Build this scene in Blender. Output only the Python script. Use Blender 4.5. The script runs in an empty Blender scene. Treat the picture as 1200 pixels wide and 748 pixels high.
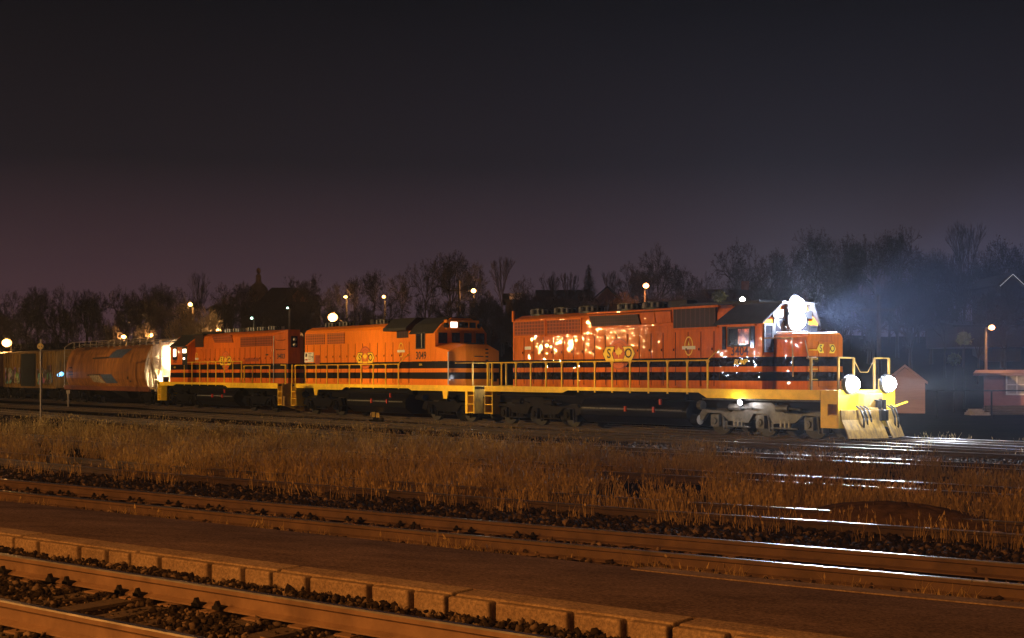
import bpy, bmesh, math, random
import numpy as np
from mathutils import Vector, Matrix
random.seed(7); RNG = np.random.default_rng(7)
SC = bpy.context.scene
COL = SC.collection
R = math.radians

# ------------------------------------------------------------------ materials
def new_mat(name):
    m = bpy.data.materials.new(name); m.use_nodes = True
    nt = m.node_tree; nt.nodes.clear()
    out = nt.nodes.new('ShaderNodeOutputMaterial')
    b = nt.nodes.new('ShaderNodeBsdfPrincipled')
    nt.links.new(b.outputs[0], out.inputs[0])
    return m, nt, b

def node(nt, kind, **kw):
    n = nt.nodes.new(kind)
    for k, v in kw.items():
        if k in n.inputs: n.inputs[k].default_value = v
        else: setattr(n, k, v)
    return n

def math_node(nt, op, a, b=None):
    n = nt.nodes.new('ShaderNodeMath'); n.operation = op
    for i, v in enumerate((a, b)):
        if v is None: continue
        if isinstance(v, (int, float)): n.inputs[i].default_value = v
        else: nt.links.new(v, n.inputs[i])
    return n.outputs[0]

def mix_col(nt, f, a, b):
    n = nt.nodes.new('ShaderNodeMix'); n.data_type = 'RGBA'
    for s, v in ((0, f), (6, a), (7, b)):
        if isinstance(v, (int, float)): n.inputs[s].default_value = v
        elif isinstance(v, tuple): n.inputs[s].default_value = (*v[:3], 1)
        else: nt.links.new(v, n.inputs[s])
    return n.outputs[2]

def coords(nt, stretch=(1, 1, 1)):
    tc = nt.nodes.new('ShaderNodeTexCoord'); mp = nt.nodes.new('ShaderNodeMapping')
    mp.inputs['Scale'].default_value = stretch
    nt.links.new(tc.outputs['Object'], mp.inputs['Vector'])
    return tc, mp.outputs[0]

def noise(nt, vec, scale, detail=5, rough=.6):
    n = node(nt, 'ShaderNodeTexNoise', Scale=scale, Detail=detail, Roughness=rough)
    nt.links.new(vec, n.inputs['Vector'])
    return n.outputs['Fac']

def ramp(nt, fac, p0, p1):
    n = nt.nodes.new('ShaderNodeMapRange'); n.clamp = True
    n.inputs[1].default_value = p0; n.inputs[2].default_value = p1
    nt.links.new(fac, n.inputs[0]); return n.outputs[0]

def mat(name, col, rough=.6, metal=0, var=.3, scale=4, bump=0, bscale=20, coat=0, col2=None, stretch=(1, 1, 1), spec=.5):
    m, nt, b = new_mat(name)
    tc, v = coords(nt, stretch)
    f = ramp(nt, noise(nt, v, scale), .3, .7)
    c2 = col2 or tuple(c * (1 - var) for c in col)
    nt.links.new(mix_col(nt, f, c2, tuple(min(1, c * (1 + var * .4)) for c in col)), b.inputs['Base Color'])
    b.inputs['Roughness'].default_value = rough; b.inputs['Metallic'].default_value = metal
    b.inputs['Coat Weight'].default_value = coat; b.inputs['Coat Roughness'].default_value = .08
    b.inputs['Specular IOR Level'].default_value = spec
    if bump:
        bn = nt.nodes.new('ShaderNodeBump'); bn.inputs['Strength'].default_value = 1; bn.inputs['Distance'].default_value = bump
        nt.links.new(noise(nt, v, bscale), bn.inputs['Height']); nt.links.new(bn.outputs[0], b.inputs['Normal'])
    return m

def emit(name, col, s):
    m, nt, b = new_mat(name)
    b.inputs['Base Color'].default_value = (.8, .8, .8, 1)
    b.inputs['Emission Color'].default_value = (*col, 1); b.inputs['Emission Strength'].default_value = s
    return m

def loco_paint(name, orange, rough, coat, wave, fine, dirt):
    """orange paint with two black bands, set by height above the rail head"""
    m, nt, b = new_mat(name)
    tc, v = coords(nt)
    sep = nt.nodes.new('ShaderNodeSeparateXYZ'); nt.links.new(tc.outputs['Object'], sep.inputs[0])
    z = sep.outputs[2]
    def band(a, c): return math_node(nt, 'MULTIPLY', math_node(nt, 'GREATER_THAN', z, a), math_node(nt, 'LESS_THAN', z, c))
    f = math_node(nt, 'ADD', band(1.95, 2.26), band(2.45, 2.78))
    _, vs = coords(nt, (3, 3, .5))
    d = ramp(nt, noise(nt, vs, 2.2, 7, .65), .42, .8)
    oc = mix_col(nt, math_node(nt, 'MULTIPLY', d, dirt), orange, tuple(c * .45 for c in orange))
    nt.links.new(mix_col(nt, f, oc, (.005, .0045, .005)), b.inputs['Base Color'])
    b.inputs['Roughness'].default_value = rough
    b.inputs['Coat Weight'].default_value = coat; b.inputs['Coat Roughness'].default_value = 0.012 if coat > .9 else .1; b.inputs['Coat IOR'].default_value = 1.6; b.inputs['Specular IOR Level'].default_value = .03 if coat > .9 else .15
    h1 = noise(nt, v, 2.2, 0, .5); h2 = noise(nt, v, 5.5, 0, .5)
    s = math_node(nt, 'ADD', math_node(nt, 'MULTIPLY', h1, wave), math_node(nt, 'MULTIPLY', h2, fine))
    bn = nt.nodes.new('ShaderNodeBump'); bn.inputs['Strength'].default_value = 1; bn.inputs['Distance'].default_value = 1
    nt.links.new(s, bn.inputs['Height']); nt.links.new(bn.outputs[0], b.inputs['Normal'])
    if coat: nt.links.new(bn.outputs[0], b.inputs['Coat Normal'])
    return m

ORANGE = (.74, .17, .013)
M = {}
M['paint_front'] = loco_paint('glossy orange paint', (.66, .165, .009), .6, 1, .0085, .0075, .8)
M['paint_mid'] = loco_paint('fresh orange paint', (.82, .215, .008), .5, .12, .003, .0005, .35)
M['paint_rear'] = loco_paint('faded orange paint', (.70, .155, .008), .5, .15, .004, .0008, .6)
M['yellow'] = mat('yellow enamel', (.88, .56, .02), .45, var=.22, scale=3, bump=.002)
M['dull_yellow'] = mat('dirty yellow enamel', (.46, .28, .04), .6, col2=(.12, .065, .018), scale=2.6, stretch=(1, 1, .6), bump=.004, bscale=8)
M['plow'] = mat('scraped rusty yellow plow', (.40, .24, .04), .6, col2=(.055, .032, .015), scale=3.2, stretch=(1, 2.2, .7), bump=.01, bscale=6)
M['black'] = mat('black enamel', (.012, .012, .013), .5, var=.4)
M['roof'] = mat('sooty roof', (.02, .018, .018), .75, var=.5)
M['under'] = mat('grimy underframe', (.006, .005, .0042), .85, spec=.12, var=.5, bump=.004, bscale=9)
M['tank'] = mat('black tank paint', (.006, .0055, .0055), .3, var=.4, bump=.006, bscale=5)
M['truck'] = mat('dusty steel casting', (.015, .012, .010), .75, spec=.15, var=.5, bump=.004, bscale=12)
M['silver'] = mat('silver truck paint', (.10, .097, .10), .38, var=.7, bump=.004, bscale=12, metal=.2)
M['wheel'] = mat('worn wheel steel', (.02, .016, .013), .6, metal=.2, var=.4)
M['glass'] = mat('dark window glass', (.015, .016, .02), .06, var=.2, bump=.001, bscale=3)
M['rubber'] = mat('black rubber', (.01, .01, .01), .6)
M['fan'] = mat('galvanised fan housing', (.40, .39, .38), .32, metal=.7, var=.55, scale=9)
M['white'] = mat('white sign paint', (.75, .73, .70), .5, var=.12)
M['ink'] = mat('dark brown lettering', (.035, .012, .008), .6, var=.2)
M['logo_yellow'] = mat('yellow decal', (.85, .58, .03), .4, var=.1)
M['logo_ring'] = mat('red brown decal', (.35, .06, .01), .5, var=.2)
M['logo_disc'] = mat('orange decal', (.62, .12, .012), .5, var=.2)
M['chrome'] = mat('bright handrail paint', (.70, .66, .6), .3, metal=.3, var=.2)
M['red'] = mat('red valve paint', (.5, .03, .02), .5)
def grille_mat(name, col, sx, sz):
    m, nt, b = new_mat(name)
    tc, v = coords(nt)
    sep = nt.nodes.new('ShaderNodeSeparateXYZ'); nt.links.new(tc.outputs['Object'], sep.inputs[0])
    fs = []
    for k, s in ((0, sx), (2, sz)):
        if s: fs.append(math_node(nt, 'LESS_THAN', math_node(nt, 'FRACT', math_node(nt, 'MULTIPLY', sep.outputs[k], s)), .22))
    f = fs[0] if len(fs) == 1 else math_node(nt, 'MAXIMUM', fs[0], fs[1])
    n = noise(nt, v, 2.5)
    c = mix_col(nt, n, tuple(x * .35 for x in col), col)
    nt.links.new(mix_col(nt, f, c, tuple(x * 1.6 for x in col)), b.inputs['Base Color']); b.inputs['Roughness'].default_value = .7
    return m
M['grille'] = grille_mat('orange radiator mesh', (.24, .05, .01), 5, 7)
M['grille_mid'] = grille_mat('bright radiator mesh', (.36, .09, .012), 5, 7)
M['grille_dark'] = grille_mat('dark red louvres', (.035, .012, .012), 4.2, 0)
M['screen_dark'] = grille_mat('black intake screen', (.03, .011, .007), 9, 9)
M['hopper'] = mat('rusty brown wagon paint', (.32, .125, .024), .6, col2=(.12, .042, .012), scale=1.3, stretch=(2.5, 2.5, .35), bump=.004, bscale=4)
M['hopper_low'] = mat('dark rust', (.16, .045, .016), .7, var=.5)
M['hopper_end'] = mat('headlight-paled weathered wagon end', (.50, .36, .20), .6, col2=(.22, .11, .05), scale=2.2, stretch=(3, 3, .5))  # brown weathered end painted pale to carry the headlight's glare
M['graf_blue'] = mat('faded blue spray paint', (.06, .085, .17), .5, var=.5, scale=3)
M['graf_pale'] = mat('pale spray paint', (.45, .36, .26), .6, col2=(.10, .07, .05), scale=5)
M['graf_dark'] = mat('dark spray paint', (.03, .02, .02), .6)
M['box_rib'] = mat('ochre ribbed wagon side', (.28, .155, .036), .6, col2=(.07, .04, .014), scale=2, stretch=(3, 3, .4))
M['box_door'] = mat('dark green wagon door', (.02, .022, .02), .6)
M['box_red'] = mat('dark red wagon side', (.06, .02, .014), .7)
def graffiti_mat():
    m, nt, b = new_mat('scrawled graffiti')
    tc, v = coords(nt, (1, 1, .6))
    vo = node(nt, 'ShaderNodeTexVoronoi', Scale=3.2); nt.links.new(v, vo.inputs['Vector'])
    hs = nt.nodes.new('ShaderNodeHueSaturation'); hs.inputs['Saturation'].default_value = .75; hs.inputs['Value'].default_value = .5
    nt.links.new(vo.outputs['Color'], hs.inputs['Color'])
    f = ramp(nt, noise(nt, v, 3.5), .45, .55)
    nt.links.new(mix_col(nt, f, (.05, .03, .015), hs.outputs[0]), b.inputs['Base Color']); b.inputs['Roughness'].default_value = .5
    return m
M['graf_mix'] = graffiti_mat()
M['rust'] = mat('rusty rail side', (.18, .107, .06), .75, col2=(.10, .054, .03), scale=3, bump=.003, bscale=25)
M['rust_mid'] = mat('brown rail side', (.10, .057, .033), .8, col2=(.055, .03, .018), scale=3, bump=.003, bscale=25)
M['rust_dark'] = mat('dark rusty rail side', (.045, .024, .014), .8, col2=(.02, .011, .007), scale=3, bump=.003, bscale=25)
M['rail_top'] = mat('polished rail head', (.42, .40, .38), .3, metal=1, var=.35, scale=6, stretch=(1, 1, 1))
M['tie'] = mat('oily timber', (.065, .04, .026), .85, var=.6, bump=.012, bscale=10, stretch=(1, 6, 6))
M['stone'] = mat('dark crushed stone', (.075, .055, .042), .85, col2=(.014, .011, .010), scale=9, spec=.12)
M['stone_mid'] = mat('crushed stone', (.13, .085, .06), .9, col2=(.025, .018, .014), scale=8, spec=.05)
M['pale_stone'] = mat('pale stone', (.42, .30, .24), .8, var=.4, bump=.02, bscale=8)
M['clip'] = mat('black iron clip', (.008, .006, .005), .7, spec=.15)
M['galv'] = mat('weathered galvanised post', (.22, .17, .15), .5, var=.4)
M['pole_wood'] = mat('dark pole timber', (.05, .035, .026), .85)
M['bark'] = mat('dark bark', (.030, .022, .020), .9, var=.4)
M['bark_pale'] = mat('pale bark', (.22, .15, .08), .9, var=.4)
M['needle'] = mat('dark conifer needles', (.022, .026, .018), .8, var=.5)
M['shrub_leaf'] = mat('olive shrub leaves', (.16, .16, .05), .7, var=.6)
M['house_dark'] = mat('dim house wall', (.030, .022, .02), .8)
M['house_warm'] = mat('reddish house wall', (.16, .07, .045), .8)
M['shingle'] = mat('dark shingles', (.018, .015, .015), .85, var=.4)
M['pink_wall'] = mat('pinkish painted boards', (.29, .17, .17), .7, var=.2, scale=3, bump=.01, bscale=3, stretch=(.2, .2, 8))
M['brick'] = None
M['trim'] = mat('white painted trim', (.7, .62, .58), .6, var=.15)
M['beige'] = mat('concrete plinth', (.22, .18, .16), .85)
M['lamp_metal'] = mat('lamp housing metal', (.16, .14, .12), .5)
M['dome'] = mat('green copper dome', (.16, .11, .07), .6)
M['curtain'] = mat('pale curtain', (.35, .3, .27), .8)

def stone_mat(name, dark, lite, share):
    m, nt, b = new_mat(name)
    g = nt.nodes.new('ShaderNodeNewGeometry'); tc, v = coords(nt)
    f = math_node(nt, 'POWER', g.outputs['Random Per Island'], share)
    c = mix_col(nt, f, dark, lite); n = ramp(nt, noise(nt, v, 22, 4), .3, .7)
    nt.links.new(mix_col(nt, n, mix_col(nt, .55, c, (.008, .006, .005)), c), b.inputs['Base Color'])
    b.inputs['Roughness'].default_value = .9; b.inputs['Specular IOR Level'].default_value = .02
    return m
M['stone'] = stone_mat('dark crushed stone', (.018, .013, .010), (.20, .14, .10), 5)
M['stone_mid'] = stone_mat('crushed stone', (.03, .02, .014), (.26, .18, .13), 3)

def brick_mat():
    m, nt, b = new_mat('red brick')
    tc, v = coords(nt)
    mp = nt.nodes.new('ShaderNodeMapping'); mp.inputs['Rotation'].default_value = (R(90), 0, 0)
    nt.links.new(tc.outputs['Object'], mp.inputs['Vector'])
    br = node(nt, 'ShaderNodeTexBrick', Scale=3.5)
    br.inputs['Color1'].default_value = (.30, .10, .085, 1); br.inputs['Color2'].default_value = (.22, .07, .06, 1); br.inputs['Mortar'].default_value = (.36, .22, .2, 1)
    nt.links.new(mp.outputs[0], br.inputs['Vector']); nt.links.new(br.outputs[0], b.inputs['Base Color']); b.inputs['Roughness'].default_value = .85
    return m
M['brick'] = brick_mat()

def ground_mat():
    m, nt, b = new_mat('cinder and dirt ground')
    tc, v = coords(nt)
    a = ramp(nt, noise(nt, v, .35, 6), .35, .7); c = ramp(nt, noise(nt, v, 6, 8, .7), .35, .7)
    c1 = mix_col(nt, a, (.008, .0055, .004), (.026, .016, .010))
    nt.links.new(mix_col(nt, c, tuple(x * .2 for x in (.04, .026, .017)), c1), b.inputs['Base Color'])
    b.inputs['Roughness'].default_value = .95; b.inputs['Specular IOR Level'].default_value = 0
    bn = nt.nodes.new('ShaderNodeBump'); bn.inputs['Distance'].default_value = .012; bn.inputs['Strength'].default_value = 1
    nt.links.new(noise(nt, v, 9, 8, .75), bn.inputs['Height']); nt.links.new(bn.outputs[0], b.inputs['Normal'])
    return m
M['ground'] = ground_mat()

def slab_mat(name, c1, c2, big, speck, bd, dk=.7):
    m, nt, b = new_mat(name)
    tc, v = coords(nt)
    a = ramp(nt, noise(nt, v, big, 6, .65), .3, .72); s = ramp(nt, noise(nt, v, speck, 3, .8), .42, .62)
    base = mix_col(nt, a, c1, c2)
    nt.links.new(mix_col(nt, s, mix_col(nt, dk, base, (.012, .009, .006)), base), b.inputs['Base Color'])
    b.inputs['Roughness'].default_value = .95; b.inputs['Specular IOR Level'].default_value = 0
    bn = nt.nodes.new('ShaderNodeBump'); bn.inputs['Distance'].default_value = bd; bn.inputs['Strength'].default_value = 1
    nt.links.new(noise(nt, v, speck * .7, 6, .8), bn.inputs['Height']); nt.links.new(bn.outputs[0], b.inputs['Normal'])
    return m
M['asphalt'] = slab_mat('worn platform asphalt', (.11, .072, .05), (.25, .16, .105), .9, 26, .003, .6)
M['concrete'] = slab_mat('stained concrete', (.20, .135, .09), (.34, .25, .17), 2.2, 30, .003, .45)

def grass_mat():
    m, nt, b = new_mat('dry grass')
    g = nt.nodes.new('ShaderNodeNewGeometry')
    tc, v = coords(nt)
    f = ramp(nt, noise(nt, v, .8, 4), .3, .7)
    c = mix_col(nt, f, (.13, .085, .034), (.50, .36, .155))
    c = mix_col(nt, g.outputs['Random Per Island'], mix_col(nt, .6, c, (.09, .05, .025)), c)
    nt.links.new(c, b.inputs['Base Color']); b.inputs['Roughness'].default_value = .8; b.inputs['Specular IOR Level'].default_value = .2
    return m
M['grass'] = grass_mat()

# ------------------------------------------------------------------ mesh helper
class MB:
    def __init__(s): s.v = []; s.f = []; s.mi = []; s.mats = []; s.cur = 0
    def use(s, m):
        if m not in s.mats: s.mats.append(m)
        s.cur = s.mats.index(m); return s
    def add(s, vs, fs):
        o = len(s.v); s.v += [tuple(p) for p in vs]
        for f in fs: s.f.append(tuple(i + o for i in f)); s.mi.append(s.cur)
        return s
    def box(s, x0, x1, y0, y1, z0, z1):
        return s.add([(x0, y0, z0), (x1, y0, z0), (x1, y1, z0), (x0, y1, z0), (x0, y0, z1), (x1, y0, z1), (x1, y1, z1), (x0, y1, z1)],
                     [(0, 3, 2, 1), (4, 5, 6, 7), (0, 1, 5, 4), (1, 2, 6, 5), (2, 3, 7, 6), (3, 0, 4, 7)])
    def prism(s, pts, a, b, axis='x'):
        def P(p, e):
            return {'x': (e, p[0], p[1]), 'y': (p[0], e, p[1]), 'z': (p[0], p[1], e)}[axis]
        n = len(pts); vs = [P(p, a) for p in pts] + [P(p, b) for p in pts]
        return s.add(vs, [tuple(range(n)), tuple(range(2 * n - 1, n - 1, -1))] + [(i, i + n, (i + 1) % n + n, (i + 1) % n) for i in range(n)])
    def cyl(s, p, q, r, n=12, r2=None):
        p = Vector(p); q = Vector(q); d = (q - p).normalized(); r2 = r if r2 is None else r2
        u = d.orthogonal().normalized(); w = d.cross(u)
        ring = [u * math.cos(2 * math.pi * i / n) + w * math.sin(2 * math.pi * i / n) for i in range(n)]
        vs = [p + e * r for e in ring] + [q + e * r2 for e in ring]
        return s.add(vs, [tuple(range(n - 1, -1, -1)), tuple(range(n, 2 * n))] + [(i, (i + 1) % n, (i + 1) % n + n, i + n) for i in range(n)])
    def tube(s, path, r, n=6):
        for a, b in zip(path, path[1:]): s.cyl(a, b, r, n)
        return s
    def ball(s, c, r, n=10, sz=1):
        k = n // 2; vs = [(c[0], c[1], c[2] - r * sz)]
        for j in range(1, k):
            t = math.pi * j / k
            for i in range(n):
                a = 2 * math.pi * i / n
                vs.append((c[0] + r * math.sin(t) * math.cos(a), c[1] + r * math.sin(t) * math.sin(a), c[2] - r * sz * math.cos(t)))
        vs.append((c[0], c[1], c[2] + r * sz)); L = len(vs) - 1; fs = []
        for i in range(n):
            fs.append((0, 1 + (i + 1) % n, 1 + i)); fs.append((L, L - n + i, L - n + (i + 1) % n))
            for j in range(k - 2):
                a = 1 + j * n; fs.append((a + i, a + (i + 1) % n, a + n + (i + 1) % n, a + n + i))
        return s.add(vs, fs)
    def flat(s, pts, y):                 # polygon in the x-z plane facing -y
        return s.add([(p[0], y, p[1]) for p in pts], [tuple(range(len(pts)))])
    def build(s, name, m=None, parent=None, shift=0., bevel=0., smooth=False, recalc=True):
        me = bpy.data.meshes.new(name)
        v = [(x - shift, y, z) for x, y, z in s.v] if shift else s.v
        me.from_pydata(v, [], s.f)
        mats = s.mats or [m]
        for k in mats: me.materials.append(k)
        if s.mats: me.polygons.foreach_set('material_index', s.mi)
        if recalc:
            bm = bmesh.new(); bm.from_mesh(me); bmesh.ops.recalc_face_normals(bm, faces=bm.faces[:]); bm.to_mesh(me); bm.free()
        if smooth: me.polygons.foreach_set('use_smooth', [True] * len(me.polygons))
        o = bpy.data.objects.new(name, me); COL.objects.link(o); o.parent = parent
        if bevel:
            b = o.modifiers.new('bevel', 'BEVEL'); b.width = bevel; b.segments = 2; b.limit_method = 'ANGLE'; b.angle_limit = R(35)
        return o

def tag(o, label=None, cat=None, group=None, kind=None):
    for k, v in (('label', label), ('category', cat), ('group', group), ('kind', kind)):
        if v: o[k] = v
    return o
def empty(name, loc, rz=0):
    o = bpy.data.objects.new(name, None); COL.objects.link(o); o.location = loc; o.rotation_euler = (0, 0, rz); o.empty_display_size = .3
    return o
def lab(o, s): o['label'] = s; return o
def copy_tree(o, parent=None):
    c = o.copy(); COL.objects.link(c); c.parent = parent
    for ch in o.children: copy_tree(ch, c)
    return c

_fonts = {}
def text_geo(txt, size, italic=0):
    cu = bpy.data.curves.new('t', 'FONT'); cu.body = txt; cu.size = size; cu.align_x = 'CENTER'; cu.align_y = 'CENTER'; cu.shear = italic
    cu.offset = size * .018; cu.resolution_u = 3
    o = bpy.data.objects.new('t', cu); COL.objects.link(o)
    dg = bpy.context.evaluated_depsgraph_get()
    me = bpy.data.meshes.new_from_object(o.evaluated_get(dg))
    vs = [tuple(v.co) for v in me.vertices]; fs = [tuple(p.vertices) for p in me.polygons]
    bpy.data.objects.remove(o); bpy.data.curves.remove(cu); bpy.data.meshes.remove(me)
    return vs, fs
def put_text(mb, txt, size, fn, italic=0, sx=1):
    vs, fs = text_geo(txt, size, italic)
    mb.add([fn(v[0] * sx, v[1]) for v in vs], fs)

# ------------------------------------------------------------------ camera and map
CAMZ = 2.4
F = 1500.0; HOR = 438.0
cam = bpy.data.cameras.new('camera'); co = bpy.data.objects.new('camera', cam); COL.objects.link(co)
co.location = (0, 0, CAMZ); co.rotation_euler = (R(90), 0, 0)
cam.lens = 45; cam.sensor_width = 36; cam.shift_y = (HOR - 374) / 1200; cam.clip_start = .2; cam.clip_end = 3000
SC.camera = co
def at(px, py, Y): return Vector(((px - 600) / F * Y, Y, CAMZ - (py - HOR) / F * Y))
def on_plane(px, py, z):
    Y = (CAMZ - z) * F / (py - HOR); return ((px - 600) / F * Y, Y)

# train frame: local x runs along the train to the front, local -y faces the camera
DX, DY = .6159, -.7878
TX, TY, ZR = .567, 56.64, .20
THETA = math.atan2(DY, DX)
def tpos(t, y=0., z=0.): return Vector((TX + DX * t - DY * y, TY + DY * t + DX * y, ZR + z))
def px_t(px, c):
    k = (px - 600) / F
    return (k * (TY - .616 * c) - TX + .788 * c) / (.616 + .788 * k)
def px_tz(px, py, c):
    t = px_t(px, c); Y = TY - .788 * t - .616 * c
    return t, CAMZ - ZR - (py - HOR) / F * Y

def interp(x, xs, ys): return float(np.interp(x, xs, ys))
HXS, HYS = [-300, -60, 0, 36, 80, 300], [230, 150, 128, 106, 82, 40]
HX2, HH = [-150, -50, -10, 25, 60, 120], [5.5, 6.0, 8.0, 6.0, 5.0, 5.0]
def hill(X, Y):
    g = Y - np.interp(X, HXS, HYS)
    s = np.clip((g + 32) / 44, 0, 1); s = s * s * (3 - 2 * s)
    return s * np.interp(X, HX2, HH) + np.clip(g - 12, 0, 80) * .03

# ------------------------------------------------------------------ world
w = bpy.data.worlds.new('World'); SC.world = w; w.use_nodes = True
nt = w.node_tree; nt.nodes.clear()
wo = nt.nodes.new('ShaderNodeOutputWorld')
tc = nt.nodes.new('ShaderNodeTexCoord'); sp = nt.nodes.new('ShaderNodeSeparateXYZ'); nt.links.new(tc.outputs['Generated'], sp.inputs[0])
def wramp(stops):
    r = nt.nodes.new('ShaderNodeValToRGB'); e = r.color_ramp.elements
    mr = nt.nodes.new('ShaderNodeMapRange'); mr.inputs[1].default_value = 0; mr.inputs[2].default_value = .5
    nt.links.new(sp.outputs[2], mr.inputs[0]); nt.links.new(mr.outputs[0], r.inputs[0])
    while len(e) < len(stops): e.new(.5)
    for q, (p, c) in zip(e, stops): q.position = p; q.color = (*c, 1)
    return r.outputs[0]
left = wramp([(0, (.080, .037, .047)), (.15, (.051, .0265, .034)), (.32, (.0130, .0104, .0132)), (.56, (.0048, .0050, .0066)), (1, (.0025, .0027, .004))])
right = wramp([(0, (.064, .047, .060)), (.15, (.051, .037, .050)), (.32, (.0165, .0143, .0205)), (.56, (.0054, .0057, .0082)), (1, (.0025, .0027, .004))])
side = nt.nodes.new('ShaderNodeMapRange'); side.inputs[1].default_value = -.3; side.inputs[2].default_value = .3
nt.links.new(sp.outputs[0], side.inputs[0])
mixed = mix_col(nt, side.outputs[0], left, right)
sky = nt.nodes.new('ShaderNodeTexSky'); sky.sky_type = 'NISHITA'; sky.sun_disc = False
sky.sun_elevation = R(-6); sky.sun_rotation = R(200)
b1 = nt.nodes.new('ShaderNodeBackground'); b1.inputs[1].default_value = 1.0; nt.links.new(mixed, b1.inputs[0])
b2 = nt.nodes.new('ShaderNodeBackground'); b2.inputs[1].default_value = .01; nt.links.new(sky.outputs[0], b2.inputs[0])
ad = nt.nodes.new('ShaderNodeAddShader'); nt.links.new(b1.outputs[0], ad.inputs[0]); nt.links.new(b2.outputs[0], ad.inputs[1])
nt.links.new(ad.outputs[0], wo.inputs['Surface'])

# ------------------------------------------------------------------ lights
HPS = (1, .43, .11)
def point(name, loc, power, col, r=.08, parent=None):
    l = bpy.data.lights.new(name, 'POINT'); l.energy = power; l.color = col; l.shadow_soft_size = r
    o = bpy.data.objects.new(name, l); COL.objects.link(o); o.location = loc; o.parent = parent; return o
def spot(name, loc, target, power, col, cone, blend=.5, r=.1, parent=None):
    l = bpy.data.lights.new(name, 'SPOT'); l.energy = power; l.color = col; l.shadow_soft_size = r; l.spot_size = R(cone); l.spot_blend = blend
    o = bpy.data.objects.new(name, l); COL.objects.link(o); o.location = loc; o.parent = parent
    o.rotation_euler = (Vector(target) - Vector(loc)).to_track_quat('-Z', 'Y').to_euler(); return o

EM_SODIUM = emit('sodium lamp glow', (1, .46, .11), 7)
EM_SODIUM_RED = emit('deep sodium lamp glow', (1, .34, .09), 6)
EM_WHITE = emit('white lamp glow', (1, .95, .85), 60)
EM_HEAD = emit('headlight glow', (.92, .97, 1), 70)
EM_STEP = emit('step lamp glow', (.95, .95, 1), 90)
EM_BLUE = emit('blue lamp glow', (.12, .5, 1), 3.2)
EM_GREEN = emit('greenish lamp glow', (.55, 1, .8), 8)
def cab_red():  # red interior glow painted into the pane's colour and emission
    m, nt, b = new_mat('red glow painted on cab glass')
    tc, v = coords(nt, (1, 1, .7)); f = ramp(nt, noise(nt, v, 5, 4), .4, .62)
    c = mix_col(nt, f, (.10, .012, .006), (.75, .16, .07)); nt.links.new(c, b.inputs['Base Color']); nt.links.new(c, b.inputs['Emission Color'])
    b.inputs['Emission Strength'].default_value = .22; b.inputs['Roughness'].default_value = .1; return m
M['cab_red'] = cab_red()
EM_BOARD = emit('lit number board', (1, .93, .8), 3)
EM_WIN = emit('dim lit window', (1, .40, .2), .12)
EM_CAB = emit('glowing cab pane', (1, .8, .5), 6)  # emissive surface of the rear cab's window panes
EM_XMAS = emit('string of white bulbs', (1, .9, .85), .45)

# ------------------------------------------------------------------ ground
xs = np.concatenate([np.linspace(-700, -120, 20), np.linspace(-114, 114, 96), np.linspace(120, 700, 20)])
ys = np.concatenate([np.linspace(-120, 0, 10), np.linspace(3, 240, 110), np.linspace(250, 900, 24)])
GX, GY = np.meshgrid(xs, ys); GZ = hill(GX, GY)
GZ = GZ + np.where(GZ > .3, .25 * np.sin(GX * .31) * np.sin(GY * .27), 0)
v = np.stack([GX, GY, GZ], -1).reshape(-1, 3); nx = len(xs); ny = len(ys)
f = [(j * nx + i, j * nx + i + 1, (j + 1) * nx + i + 1, (j + 1) * nx + i) for j in range(ny - 1) for i in range(nx - 1)]
g = MB(); g.add(v.tolist(), f); g = g.build('ground', M['ground'], smooth=True, recalc=False); tag(g, kind='structure')

# ------------------------------------------------------------------ tracks
def unit2(d): n = math.hypot(*d); return (d[0] / n, d[1] / n)
def offset_line(pts, off):
    out = []
    for i, p in enumerate(pts):
        a = pts[max(i - 1, 0)]; b = pts[min(i + 1, len(pts) - 1)]
        d = unit2((b[0] - a[0], b[1] - a[1])); out.append((p[0] - d[1] * off, p[1] + d[0] * off))
    return out
RAIL_PROFILE = [(-.075, 0), (.075, 0), (.075, .014), (.014, .035), (.014, .115), (.036, .128), (.036, .160), (.028, .172), (-.028, .172), (-.036, .160), (-.036, .128), (-.014, .115), (-.014, .035), (-.075, .014)]
def rail_mesh(pts, z0, hs, m_side, parent, org):
    mb = MB(); mb.use(m_side); mb.use(M['rail_top']); n = len(RAIL_PROFILE); vs = []
    for i, p in enumerate(pts):
        a = pts[max(i - 1, 0)]; b = pts[min(i + 1, len(pts) - 1)]; d = unit2((b[0] - a[0], b[1] - a[1]))
        for (wd, h) in RAIL_PROFILE: vs.append((p[0] - d[1] * wd - org[0], p[1] + d[0] * wd - org[1], z0 + h * hs - org[2]))
    o = len(mb.v); mb.v += vs
    for i in range(len(pts) - 1):
        for k in range(n):
            mb.f.append((i * n + k, (i + 1) * n + k, (i + 1) * n + (k + 1) % n, i * n + (k + 1) % n)); mb.mi.append(1 if k in (6, 7, 8) else 0)
    return mb.build('rail', None, parent, smooth=False)
def along(pts, s0, s1, step):
    d = [0]
    for a, b in zip(pts, pts[1:]): d.append(d[-1] + math.hypot(b[0] - a[0], b[1] - a[1]))
    s = s0
    while s < min(s1, d[-1]):
        for i in range(len(pts) - 1):
            if d[i] <= s <= d[i + 1]:
                q = (s - d[i]) / (d[i + 1] - d[i]); a, b = pts[i], pts[i + 1]
                yield (a[0] + (b[0] - a[0]) * q, a[1] + (b[1] - a[1]) * q), unit2((b[0] - a[0], b[1] - a[1])); break
        s += step
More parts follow.
